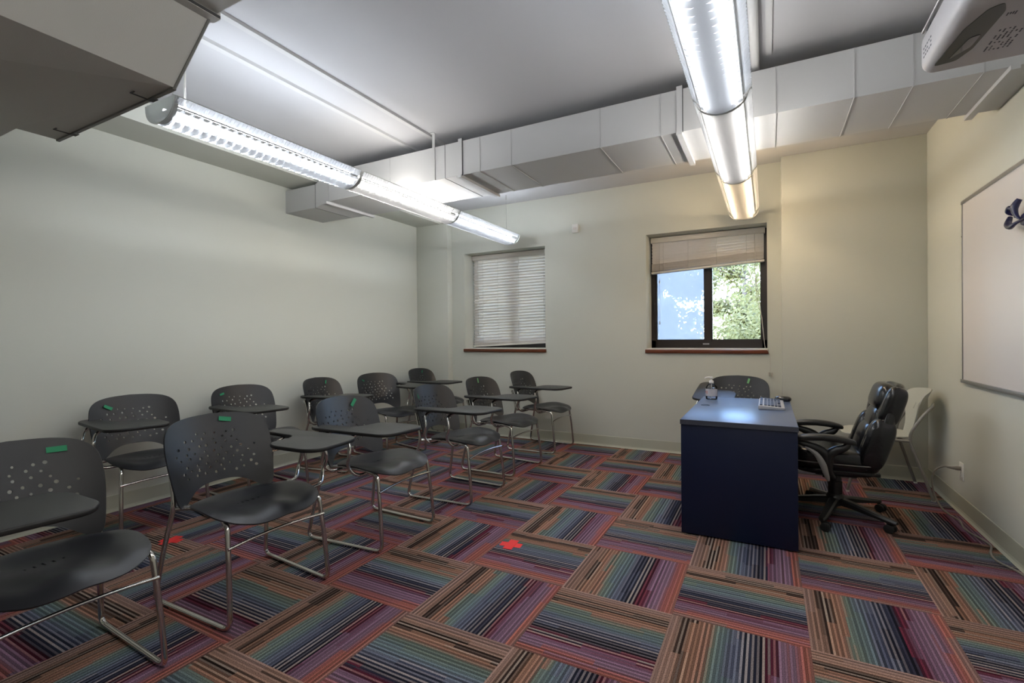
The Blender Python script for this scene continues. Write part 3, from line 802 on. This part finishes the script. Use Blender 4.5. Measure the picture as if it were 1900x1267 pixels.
make_chair(-2.175, .705, R(0), 'black tablet chair with chrome sled legs, cut off by the left picture edge in front', -1, (.0, 0, .67, 0), (.135, .345, .0, 1, TAPE))
make_chair(-2.165, 1.43, R(-2), 'black perforated chair in the front with its tablet on the far, left-hand side', 1, (.0, .10, .68, R(4)), (.065, .362, R(-12), 1, TAPE))
make_chair(-2.135, 2.24, R(1), 'third black tablet chair of the aisle row, slanted tape near its top right', -1, (-.0, 0, .665, 0), (.11, .345, R(50), .95, TAPE))
make_chair(-2.09, 3.09, R(0), 'fourth black tablet chair of the aisle row, small tape at top left corner', -1, (.03, 0, .665, 0), (-.165, .32, R(-60), .7, TAPE))
make_chair(-2.13, 3.87, R(-4), 'fifth black tablet chair of the aisle row, upright pale tape at its top middle', -1, (.0, 0, .665, R(2)), (.02, .36, R(88), .75, TAPEP))
make_chair(-2.14, 4.745, R(-2), 'black tablet chair last in the aisle row, nearest the back wall under the closed blind', -1, (.0, 0, .665, 0), None)
make_chair(-3.55, 1.68, R(-6), 'black tablet chair by the left wall, second from the front, with sloping tape at left', -1, (-.02, -.02, .675, R(-2)), (-.14, .325, R(-30), .9, TAPE))
make_chair(-3.60, .60, R(0), 'black chair by the left wall almost hidden behind the nearest chair', -1, (0, 0, .67, 0), None)
make_chair(-3.53, 2.44, R(-4), 'black tablet chair by the left wall with tape flat at its top left', -1, (.02, 0, .672, 0), (-.15, .335, R(12), .7, TAPE))
make_chair(-3.53, 3.28, R(8), 'black tablet chair by the left wall with upright tape near its top right', -1, (.0, 0, .665, 0), (.11, .345, R(70), .6, TAPE))
make_chair(-3.45, 3.86, R(-12), 'black chair near the left wall with bare front and tablet raised on its far side', 1, (.0, .05, .69, 0), (-.16, .325, R(-30), .6, TAPE))
make_chair(-3.50, 4.73, R(2), 'black tablet chair in the far left corner in front of the column', -1, (.0, 0, .675, 0), (.09, .35, R(60), .6, TAPE))
make_chair(-.245, 4.62, R(-92), 'black tablet chair standing behind the navy desk, back to the window wall', -1, (-.02, -.03, .705, 0), (.085, .350, R(75), .8, TAPEP), tilt=R(9))

# ------------------------------------------------------------------ desk and what is on it
def desk():
    x0, x1, y0, y1, z = -.462, .145, 3.03, 4.25, .683
    e = empty('desk', 'navy blue desk with grey top seen from its end', 'desk', (x0, y0, 0))
    T = Matrix.Translation((-x0, -y0, 0))
    bbox_obj('desk_top', (x0, y0, z - .030), (x1, y1, z), DESKT, e, bev=.002, M=T)
    bbox_obj('edge_band', (x0 - .001, y0 - .0015, z - .029), (x1 + .001, y0, z - .002), DESKE, e, M=T)
    bbox_obj('end_panel', (x0 + .003, y0 + .006, .008), (x1 - .003, y0 + .034, z - .030), DESKP, e, bev=.001, M=T)
    bbox_obj('end_panel', (x0 + .003, y1 - .034, .008), (x1 - .003, y1 - .006, z - .030), DESKP, e, bev=.001, M=T)
    bbox_obj('modesty_panel', (x0 + .02, y0 + .034, .10), (x0 + .04, y1 - .034, z - .030), DESKP, e, M=T)
    for yy in (y0 + .02, y1 - .02):
        for xx in (x0 + .04, x1 - .04):
            tube_obj('levelling_foot', [T @ Vector((xx, yy, 0)), T @ Vector((xx, yy, .008))], .012, RUBBER, e)
    bm = bmesh.new(); lathe(bm, [(.030, -.002), (.030, .0022), (.026, .003), (.022, .001), (.022, -.002)], 24, T @ Matrix.Translation((-.394, 3.715, z)))
    finish('cable_grommet', bm, BLKPL, e, smooth=40)
desk()
def bottle():
    o = Vector((-.385, 4.06, .6835))
    e = empty('sanitizer_bottle', 'clear pump bottle of hand sanitizer on the desk', 'bottle', o)
    bm = bmesh.new(); prof = [(.030, 0), (.037, .004), (.0385, .02), (.0385, .080), (.037, .095), (.030, .110), (.018, .122), (.013, .127), (.0125, .134)]
    lathe(bm, prof, 28, Matrix.Diagonal((1.12, .85, 1, 1))); finish('bottle_body', bm, CLEARP, e, smooth=60)
    bm = bmesh.new(); lathe(bm, [(.028, .003), (.0345, .006), (.0355, .078), (.0345, .092), (.02, .094)], 24, Matrix.Diagonal((1.12, .85, 1, 1))); finish('gel', bm, LIQ, e, smooth=60)
    bm = bmesh.new(); lathe(bm, [(.016, .125), (.0165, .128), (.0165, .143), (.012, .147), (.006, .150), (.0055, .165), (.011, .166), (.012, .172), (.008, .175)], 20)
    tube(bm, smooth_curve([(0, 0, .170), (-.02, -.004, .172), (-.040, -.008, .168), (-.046, -.009, .160)], 4), .0045, 8)
    finish('pump', bm, PUMPW, e, smooth=50)
    tube_obj('dip_tube', [(.002, 0, .01), (0, 0, .13)], .0025, PUMPW, e, seg=6)
    # wrap-around label facing the room
    bm = bmesh.new(); n = 14
    def q(a, z, r=.0392): return Vector((1.12 * r * math.cos(a), .85 * r * math.sin(a), z))
    for i in range(n):
        a0 = R(-165 + 150 * i / n); a1 = R(-165 + 150 * (i + 1) / n)
        bm.faces.new([bm.verts.new(p) for p in (q(a0, .028), q(a1, .028), q(a1, .084), q(a0, .084))])
    lb = finish('bottle_label', bm, LABELM, e)
    bm = bmesh.new()
    for (aa, ab, za, zb) in ((-160, -146, .052, .066), (-138, -132, .042, .070), (-128, -124, .045, .068), (-60, -22, .079, .083), (-150, -120, .030, .0325), (-112, -70, .036, .038), (-112, -64, .044, .046), (-112, -75, .052, .054)):
        a0, a1 = R(aa), R(ab); bm.faces.new([bm.verts.new(p) for p in (q(a0, za, .0396), q(a1, za, .0396), q(a1, zb, .0396), q(a0, zb, .0396))])
    t = finish('label_print', bm, LABELR, lb)
bottle()
def keyboard():
    o = Vector((.022, 3.86, .6835)); e = empty('keyboard', 'white and dark computer keyboard lying lengthwise on the desk', 'keyboard', o)
    bm = bmesh.new(); pr = [(-.078, .0), (.078, .0), (.078, .016), (.06, .018), (-.05, .028), (-.078, .026)]
    a = [bm.verts.new((x, -.215, z)) for x, z in pr]; b = [bm.verts.new((x, .215, z)) for x, z in pr]
    bm.faces.new(a); bm.faces.new(list(reversed(b)))
    for i in range(6): bm.faces.new((a[i], a[(i + 1) % 6], b[(i + 1) % 6], b[i]))
    bevel_all(bm, .004, 2); finish('keyboard_body', bm, KEYB, e, smooth=40)
    bm = bmesh.new()
    for i in range(6):
        for j in range(21):
            x = -.062 + i * .0205 + (.006 if i > 0 else 0); y = -.196 + j * .0192
            if j in (14, 18): continue
            if i == 5 and 4 < j < 9: continue
            zz = .0235 - (x + .07) * .055
            box(bm, (x - .0085, y - .0082, zz), (x + .0085, y + .0082, zz + .010))
    finish('keys', bm, KEYS, e)
    for s in (-1, 1): bbox_obj('tilt_foot', (-.066, s * .18 - .01, -.0002), (-.058, s * .18 + .01, .004), BLKPL, e)
keyboard()
def mouse():
    e = empty('computer_mouse', 'black computer mouse beyond the keyboard', 'mouse', (.10, 4.16, .6835))
    bm = bmesh.new(); puff(bm, (0, 0, .017), (.055, .031, .021), .75, 24, 14, shape=lambda p: (p.x, p.y, max(p.z, -.017)))
    finish('mouse_body', bm, mat('mouse_gloss', (.012, .012, .015), .18, spec=.7), e, smooth=60)
    tube_obj('scroll_wheel', [(-.03, -.003, .033), (-.03, .003, .033)], .006, GREYINS, e, seg=12)
mouse()

# ------------------------------------------------------------------ office chair
def office_chair():
    e = empty('office_chair', 'black padded leather swivel chair with armrests drawn up to the desk', 'chair', (.385, 3.79, 0), R(180)); e.scale = (1, 1, .97)
    # local frame: +x is where the sitter looks (towards the desk)
    def prof_puff(name, c, s, ex, rot=0, shape=None, m_=LEATHER, par=e):
        bm = bmesh.new(); puff(bm, c, s, ex, 36, 24, Matrix.Rotation(rot, 3, 'Y'), shape); return finish(name, bm, m_, par, smooth=70)
    seat = prof_puff('seat_cushion', (.035, 0, .402), (.255, .255, .074), .42, R(-2), lambda p: (p.x, p.y * (1 - .10 * (p.x < 0) * abs(p.x) / .25), p.z + .018 * (abs(p.y) / .25) ** 2 - (.03 * max(0, p.x - .17) / .08)))
    prof_puff('seat_pan', (.02, 0, .345), (.225, .225, .035), .5, 0, m_=LEATHER)
    tube_obj('seat_piping', [(.035 + .258 * math.copysign(abs(math.cos(a)) ** .45, math.cos(a)), .258 * math.copysign(abs(math.sin(a)) ** .45, math.sin(a)), .402) for a in [2 * PI * k / 48 for k in range(48)]], .0035, STITCH, seat, seg=6, closed=True)
    bt = R(-17)     # lean back
    def B(u, v, w_):  # u up along the back, v lateral, w out of the front
        base = Vector((-.175, 0, .405)); upd = Vector((-math.sin(-bt), 0, math.cos(bt))); fr = Vector((math.cos(bt), 0, math.sin(-bt)))
        return base + upd * u + fr * w_ + Vector((0, v, 0))
    rotb = bt
    def on_back(name, u, w_, s, ex, shape=None, m_=LEATHER, v=0):
        bm = bmesh.new(); puff(bm, B(u, v, w_), s, ex, 36, 24, Matrix.Rotation(rotb, 3, 'Y'), shape); return finish(name, bm, m_, e, smooth=70)
    # outer padded shell behind
    sh = on_back('back_shell', .235, -.025, (.038, .245, .285), .48, lambda p: (p.x + .045 * (p.y / .25) ** 2 + .02 * (p.z / .28) ** 2, p.y * (1 - .16 * max(0, p.z) / .28), p.z))
    # front cushions: lumbar, middle, headrest with side bolsters
    lum = on_back('lumbar_cushion', .115, .038, (.060, .150, .125), .55, lambda p: (p.x, p.y, p.z))
    on_back('middle_cushion', .275, .035, (.048, .145, .075), .55)
    hd = on_back('headrest_cushion', .415, .040, (.062, .165, .088), .60, lambda p: (p.x, p.y, p.z))
    for s in (-1, 1):
        on_back('lower_bolster', .125, .025, (.070, .062, .165), .60, v=s * .195)
        on_back('upper_bolster', .375, .018, (.055, .055, .125), .60, v=s * .175)
        pts = [B(.125 + .165 * math.sin(a), s * .195 + s * .030, .030 + .062 * math.cos(a)) for a in [PI * k / 14 - PI / 2 for k in range(15)]]
        tube_obj('stitched_seam', pts, .0025, STITCH, e, seg=6)
        pts = [B(.375 + .125 * math.sin(a), s * .175 + s * .028, .022 + .050 * math.cos(a)) for a in [PI * k / 14 - PI / 2 for k in range(15)]]
        tube_obj('stitched_seam', pts, .0025, STITCH, e, seg=6)
        # armrest
        y = s * .285
        bm = bmesh.new(); puff(bm, (.085, y, .565), (.165, .036, .020), .5, 28, 12, shape=lambda p: (p.x, p.y, p.z - .9 * (p.x) ** 2 + .006))
        arm = finish('armrest', bm, BLKPL, e, smooth=60)
        for lo in ([(-.045, y, .548), (-.02, y, .515), (.03, y, .49), (.06, y, .45), (.055, y - s * .015, .36), (.03, y - s * .03, .315)], [(.235, y, .535), (.17, y, .515), (.105, y, .49), (.075, y, .45), (.075, y - s * .015, .36), (.08, y - s * .03, .315)]):
            bm = bmesh.new(); cv = smooth_curve(lo, 5); n = len(cv)
            tube(bm, cv, [.012 + .016 * math.sin(PI * min(1, k / n * 1.1)) for k in range(n)], 10, flat=.75); finish('arm_bracket', bm, BLKPL, arm, smooth=60)
        bm = bmesh.new(); cv = smooth_curve([(.185, y + s * .020, .505), (.13, y + s * .024, .47), (.095, y + s * .024, .41), (.075, y + s * .014, .345), (.062, y + s * .004, .30)], 5)
        tube(bm, cv, [.004 + .014 * math.sin(PI * k / len(cv)) for k in range(len(cv))], 8, flat=.5, upv=Vector((1, 0, 0))); g = finish('inlay', bm, GREYINS, arm, smooth=60); g['label'] = 'grey inlay'
    bbox_obj('tilt_mechanism', (-.11, -.10, .285), (.12, .10, .325), BLKPL, e, bev=.01)
    tube_obj('tilt_lever', [(.02, -.08, .305), (.03, -.20, .300), (.04, -.27, .295)], .006, BLKPL, e)
    bbox_obj('back_bracket', (-.235, -.04, .29), (-.08, .04, .315), BLKPL, e, bev=.005)
    bm = bmesh.new(); lathe(bm, [(.040, .145), (.040, .235), (.034, .236), (.034, .285), (.026, .286), (.026, .30)], 24); finish('gas_lift', bm, BLKPL, e, smooth=40)
    bm = bmesh.new(); lathe(bm, [(.035, .070), (.052, .080), (.052, .135), (.042, .150)], 24); finish('base_hub', bm, BLKPL, e, smooth=50)
    for k, ang in enumerate((-107, -38, 40, 108, 180)):
        a = R(ang) - R(180); d = Vector((math.cos(a), math.sin(a), 0)); n = Vector((-d.y, d.x, 0))
        bm = bmesh.new(); rings = []
        for r_, w_, zt, zb in ((.035, .030, .130, .085), (.12, .026, .118, .082), (.24, .022, .095, .068), (.33, .021, .082, .058), (.356, .012, .076, .060)):
            rings.append([bm.verts.new(d * r_ + n * w_ * sx + Vector((0, 0, z))) for sx, z in ((-1, zb), (1, zb), (1, zt - .010), (.6, zt), (-.6, zt), (-1, zt - .010))])
        for A, Bq in zip(rings, rings[1:]):
            for i in range(6): bm.faces.new((A[i], A[(i + 1) % 6], Bq[(i + 1) % 6], Bq[i]))
        bm.faces.new(rings[0]); bm.faces.new(list(reversed(rings[-1])))
        leg = finish('base_leg', bm, BLKPL, e, smooth=30)
        p = d * .338
        cr = R(ang * 2.3 + 50); cd = Vector((math.cos(cr), math.sin(cr), 0)); cn = Vector((-cd.y, cd.x, 0))
        bm = bmesh.new(); tube(bm, [p + Vector((0, 0, .05)), p + Vector((0, 0, .066))], .009, 8)
        c0 = p + cd * .018 + Vector((0, 0, .0265))
        for s in (-1, 1):
            tube(bm, [c0 + cn * s * .007, c0 + cn * s * .024, c0 + cn * s * .027], [.026, .026, .019], 18)
        puff(bm, c0 + Vector((0, 0, .012)), (.022, .010, .018), .8, 12, 8, Matrix.Rotation(cr, 3, 'Z'))
        finish('caster', bm, RUBBER, leg, smooth=50)
office_chair()

# ------------------------------------------------------------------ cream cafe chair
def cream_chair():
    e = empty('side_chair', 'cream plastic chair with grey tube legs in the corner by the wall', 'chair', (.74, 4.64, 0), R(180))
    half = [(-.20, 0), (-.195, .10), (-.165, .165), (-.08, .205), (.04, .215), (.14, .205), (.20, .16), (.225, .08), (.228, 0)]
    c = smooth_curve([(x, y, 0) for x, y in half], 4); out = [(p.x, p.y) for p in c] + [(p.x, -p.y) for p in reversed(c[1:-1])]
    def sm(x, y):
        z = .425 - .016 * math.exp(-(x / .13) ** 2 - (y / .14) ** 2) - (1.6 * max(0, x - .15) ** 2) + 1.2 * max(0, -x - .12) ** 2 + .008 * (y / .2) ** 2
        return (x, y, z)
    shell(out, [], .022, sm, .007, 'seat', WPLASTIC, e)
    half = [(0, -.02), (.09, -.015), (.105, .02), (.115, .09), (.15, .17), (.20, .25), (.222, .31), (.215, .35), (.17, .372), (.08, .382), (0, .385)]
    c = smooth_curve([(x, y, 0) for x, y in half], 4); out = [(p.x, p.y) for p in c] + [(-p.x, p.y) for p in reversed(c[1:-1])]
    holes = []
    for s, t, L in ((-.085, .235, .024), (-.04, .245, .018), (.04, .245, .018), (.085, .235, .024), (0, .25, .016)):
        holes.append([(s - .0035, t - L), (s + .0035, t - L), (s + .0035, t + L), (s - .0035, t + L)])
    def bmap(s, t): return (-.195 - .20 * t - .33 * t * t + .07 * (abs(s) / .22) ** 2, s, .415 + t * .93)
    shell(out, holes, .022, bmap, .007, 'backrest', WPLASTIC, e)
    for s in (-1, 1):
        tube_obj('rear_leg', fillet([(-.285, s * .245, .004), (-.16, s * .205, .405), (-.165, s * .210, .47), (-.235, s * .215, .60), (-.290, s * .200, .665), (-.30, s * .17, .675)], .05, 5), .0105, GREYTUBE, e, seg=12)
        tube_obj('front_leg', fillet([(.215, s * .235, .004), (.13, s * .205, .40), (.02, s * .20, .408), (-.16, s * .205, .405)], .04, 5), .0105, GREYTUBE, e, seg=12)
        for x in (-.285, .215):
            tube_obj('leg_glide', [(x, s * .24, 0), (x, s * .24, .012)], .012, WHITE, e, seg=10)
    tube_obj('seat_crossbar', [(.10, -.20, .402), (.10, .20, .402)], .008, GREYTUBE, e)
    tube_obj('seat_crossbar', [(-.13, -.205, .402), (-.13, .205, .402)], .008, GREYTUBE, e)
cream_chair()

# ------------------------------------------------------------------ whiteboard
def whiteboard():
    y0, y1, z0, z1 = 1.70, 4.14, .862, 2.026
    e = empty('whiteboard', 'large wall-mounted whiteboard with thin aluminium frame', 'whiteboard', (XR, y0, z0))
    T = Matrix.Translation((-XR, -y0, -z0))
    bbox_obj('writing_surface', (XR - .010, y0 + .01, z0 + .01), (XR - .0005, y1 - .01, z1 - .01), WBOARD, e, M=T)
    for nm, a, b in (('frame_top', (XR - .018, y0, z1 - .020), (XR - .0005, y1, z1)), ('frame_bottom', (XR - .022, y0, z0), (XR - .0005, y1, z0 + .022)), ('frame_side', (XR - .014, y1 - .012, z0), (XR - .0005, y1, z1)), ('frame_side', (XR - .014, y0, z0), (XR - .0005, y0 + .012, z1))):
        bbox_obj(nm, a, b, ALU, e, bev=.002, M=T)
    tube_obj('corner_screw', [T @ Vector((XR - .016, y1 - .006, 1.80)), T @ Vector((XR - .013, y1 - .006, 1.80))], .003, DARKSEAM, e)
whiteboard()
def hook():
    e = empty('magnetic_holder', 'dark blue curled plastic holder stuck to the whiteboard', 'holder', (XR - .012, 3.20, 1.72))
    def arm(pts, r): return tube_obj('curled_arm', smooth_curve(pts, 6), [r * (1 - .55 * abs(2 * k / (6 * (len(pts) - 1)) - .6)) for k in range(6 * (len(pts) - 1) + 1)], BLUEP, e, seg=10)
    arm([(-.025, .155, .040), (-.04, .135, .005), (-.045, .09, -.018), (-.045, .03, -.010), (-.03, -.05, .0)], .016)
    arm([(-.03, .095, .045), (-.045, .105, .060), (-.05, .085, .075), (-.045, .065, .060), (-.04, .055, .02)], .015)
    arm([(-.03, .035, .105), (-.045, .045, .07), (-.045, .03, .03), (-.04, .0, .0)], .017)
    bm = bmesh.new(); puff(bm, (-.018, -.02, .0), (.018, .055, .03), .6); finish('magnet_base', bm, BLUEP, e, smooth=60)
hook()

# ------------------------------------------------------------------ projector
def projector():
    e = empty('projector', 'short-throw projector hanging at the top right corner', 'projector', (.70, 2.03, 2.06))
    o = Vector((.70, 2.03, 2.06)); T = Matrix.Translation(-o)
    x0, x1, y0, y1, z0, z1 = .485, .93, 1.80, 2.235, 2.092, 2.235
    bm = bmesh.new(); box(bm, (x0, y0, z0), (x1, y1, z1), T); bevel_all(bm, .035, 5); body = finish('casing', bm, PROJW, e, smooth=50)
    # dark optical window let into the underside
    poly = [(.505, 2.155), (.56, 2.145), (.585, 2.08), (.60, 1.88), (.585, 1.835), (.555, 1.85), (.525, 1.94)]
    bm = bmesh.new(); prism(bm, rounded_poly(poly, .012, 3), z0 - .0015, z0 + .002, T); finish('optical_window', bm, PROJD, e)
    bm = bmesh.new(); prism(bm, rounded_poly([(.535, 2.12), (.575, 2.06), (.58, 1.99), (.555, 2.00)], .008, 3), z0 - .003, z0 - .0015, T); finish('lens', bm, mat('lens_glass', (.03, .03, .06), .05, spec=1.0), e)
    bm = bmesh.new()
    rnd = random.Random(5)
    for i in range(6):                                    # small print beside the window
        for j in range(12):
            x = .622 + i * .011; y = 2.115 - j * .011
            if rnd.random() < .25: continue
            box(bm, (x, y, z0 - .0007), (x + .004, y + rnd.uniform(.004, .009), z0 + .0005), T)
    finish('printed_label', bm, INK, body)
    bm = bmesh.new()
    for j in range(4): box(bm, (.61 + j * .006, 1.90, z0 - .0007), (.613 + j * .006, 1.90 + rnd.uniform(.008, .016), z0 + .0005), T)
    finish('printed_label', bm, INK, body)
    bm = bmesh.new()
    for i in range(3):
        for j in range(5):
            if rnd.random() < .15: continue
            zz = z0 + .045 + i * .014; yy = 2.17 - j * .020
            box(bm, (x0 - .0006, yy, zz), (x0 + .001, yy + .011, zz + .005), T)
    finish('control_print', bm, INK, body)
    bm = bmesh.new()
    for j in range(3): box(bm, (x0 - .0006, 2.13 - j * .018, z0 + .118), (x0 + .001, 2.142 - j * .018, z0 + .124), T)
    finish('control_print', bm, INK, body)
    bm = bmesh.new(); box(bm, (x0 + .02, y0 + .02, z1 - .002), (x1 - .02, y1 - .02, z1 + .012), T); bevel_all(bm, .008, 2); finish('mount_plate', bm, mat('dark_grey_plate', (.05, .045, .045), .5), e, smooth=40)
    bm = bmesh.new(); tube(bm, fillet([(x0 + .004, y1 - .03, z1 + .004), (x0 + .004, y0 + .03, z1 + .004), (x1 - .01, y0 + .03, z1 + .004)], .03), .005, 8); bm.transform(T); finish('plate_rim', bm, ALU, e, smooth=50)
    bbox_obj('mount_arm', (.66, 1.98, z1 + .01), (.76, 2.06, z1 + .045), WHITE, e, M=T)
    bbox_obj('mount_arm', (.72, 1.99, z1 + .02), (XR, 2.05, z1 + .075), WHITE, e, M=T, bev=.004)
    bbox_obj('wall_plate', (XR - .012, 1.92, z1 - .06), (XR - .0003, 2.12, z1 + .18), WHITE, e, M=T, bev=.003)
projector()

# ------------------------------------------------------------------ outlet, cord, detector, floor marks
def outlet():
    e = empty('wall_outlet', 'white wall outlet low on the right wall', 'outlet', (XR, 4.19, .275))
    bbox_obj('cover_plate', (-.006, -.036, -.058), (-.0003, .036, .058), WHITE, e, bev=.002)
    for s in (-1, 1):
        bm = bmesh.new(); prism(bm, rounded_poly([(-.016, -.014), (.016, -.014), (.016, .014), (-.016, .014)], .008, 3), 0, .0015, Matrix.Translation((-.006, 0, s * .021)) @ Matrix.Rotation(R(-90), 4, 'Y')); finish('receptacle', bm, PUMPW, e)
outlet()
def power_cord():
    e = empty('power_cord', 'grey power cord plugged into the right wall and trailing over the carpet', 'cord', (1.10, 4.2, 0))
    o = Vector((1.10, 4.2, 0))
    pts = [(1.068, 4.19, .294), (1.03, 4.20, .296), (.99, 4.215, .262), (.975, 4.225, .19), (.985, 4.215, .10), (1.01, 4.18, .03), (1.035, 4.10, .0065), (1.055, 4.00, .0065), (1.04, 3.87, .0065), (1.045, 3.78, .0065), (1.07, 3.70, .0065), (1.08, 3.60, .0065), (1.05, 3.50, .0065), (1.035, 3.43, .0065), (1.04, 3.36, .0065), (1.085, 3.24, .0065), (1.09, 3.0, .0065), (1.08, 2.6, .0065), (1.085, 2.0, .0065)]
    tube_obj('cable', smooth_curve([Vector(p) - o for p in pts], 8), .0052, CORDG, e, seg=8)
    bm = bmesh.new(); tube(bm, [Vector(p) - o for p in ((1.112, 4.19, .294), (1.092, 4.19, .294), (1.080, 4.19, .294), (1.066, 4.19, .294), (1.045, 4.195, .296))], [.013, .014, .011, .009, .006], 12, flat=.8); finish('plug', bm, CORDG, e, smooth=50)
power_cord()
d = empty('wall_sensor', 'small white sensor box on the wall between the windows', 'sensor', (-1.86, YB, 2.37))
bbox_obj('sensor_case', (-.037, -.032, -.047), (.037, -.0003, .047), WHITE, d, bev=.006, seg=3)
bbox_obj('sensor_lens', (-.02, -.0335, -.012), (.02, -.0315, .012), BLINDR, d, bev=.001)
def cross(x, y, a, label, r=.062, w_=.026):
    bm = bmesh.new()
    prism(bm, [(-r, -w_), (r, -w_), (r, w_), (-r, w_)], .0, .0012, Matrix.Rotation(a, 4, 'Z')); prism(bm, [(-r, -w_), (r, -w_), (r, w_), (-r, w_)], .0013, .0022, Matrix.Rotation(a + R(88), 4, 'Z'))
    o = finish('floor_marker', bm, REDTAPE); o.location = (x, y, .0005); tag(o, label, 'marker', 'red tape crosses on the carpet')
cross(-1.292, 2.430, R(8), 'red tape cross on the open carpet in the middle of the room')
cross(-3.105, 1.575, R(20), 'red tape cross on the carpet between the left wall chairs and the front chair')

# ------------------------------------------------------------------ outdoors
def tree(x, y, z0, h, crown, seed, label, leaf=LEAF, nl=26000, ls=1.0):
    rnd = random.Random(seed); e = empty('leafy_tree', label, 'tree', (x, y, z0), 0, 'trees outside the window')
    bm = bmesh.new(); tube(bm, smooth_curve([(0, 0, 0), (.08, .05, h * .3), (-.05, .02, h * .6), (.1, 0, h * .92)], 5), [.13 * (1 - .05 * k) + .01 for k in range(16)], 8)
    for k in range(16):
        a = rnd.uniform(0, 2 * PI); zz = h * rnd.uniform(.25, .85); L = crown * rnd.uniform(.6, 1.0)
        tube(bm, smooth_curve([(0, 0, zz), (L * .4 * math.cos(a), L * .4 * math.sin(a), zz + .25), (L * math.cos(a), L * math.sin(a), zz + rnd.uniform(.4, 1.0))], 4), [.035 - .003 * i for i in range(9)], 5)
    finish('trunk', bm, BARK, e, smooth=60)
    bm = bmesh.new(); cl = [(rnd.gauss(0, crown * .5), rnd.gauss(0, crown * .5), h * rnd.uniform(.12, 1.0), rnd.uniform(.35, .75)) for _ in range(46)]
    for _ in range(nl):
        cx, cy, cz, cr = rnd.choice(cl)
        p = Vector((cx + rnd.gauss(0, cr * .5), cy + rnd.gauss(0, cr * .5), cz + rnd.gauss(0, cr * .42))); s = rnd.uniform(.03, .06) * ls
        u = Vector((rnd.uniform(-1, 1), rnd.uniform(-1, 1), rnd.uniform(-1, 1))).normalized(); v_ = u.orthogonal().normalized()
        bm.faces.new([bm.verts.new(p + q) for q in (-u * s, v_ * s * .5, u * s, -v_ * s * .5)])
    finish('foliage', bm, leaf, e)
tree(.25, 10.6, -3.2, 6.8, 1.25, 1, 'pale green leafy tree outside the right pane of the open window')
tree(-3.1, 13.0, -3.2, 7.4, 1.4, 2, 'hazy green tree outside the left pane of the open window', ls=1.2)
tree(1.6, 17.0, -3.2, 9.0, 1.6, 4, 'farther tree rising behind the pale green one outside', nl=22000, ls=1.8)
tree(-3.6, 19.5, -3.2, 9.5, 1.8, 6, 'farther tree standing left of the others outside', nl=22000, ls=2.2)
tree(-.9, 25.0, -3.2, 10.5, 2.4, 8, 'farthest tree closing the view between the others outside', nl=26000, ls=2.8)
g = bbox_obj('lawn', (-30, 5.6, -3.4), (30, 60, -3.2), LAWN); g['kind'] = 'structure'
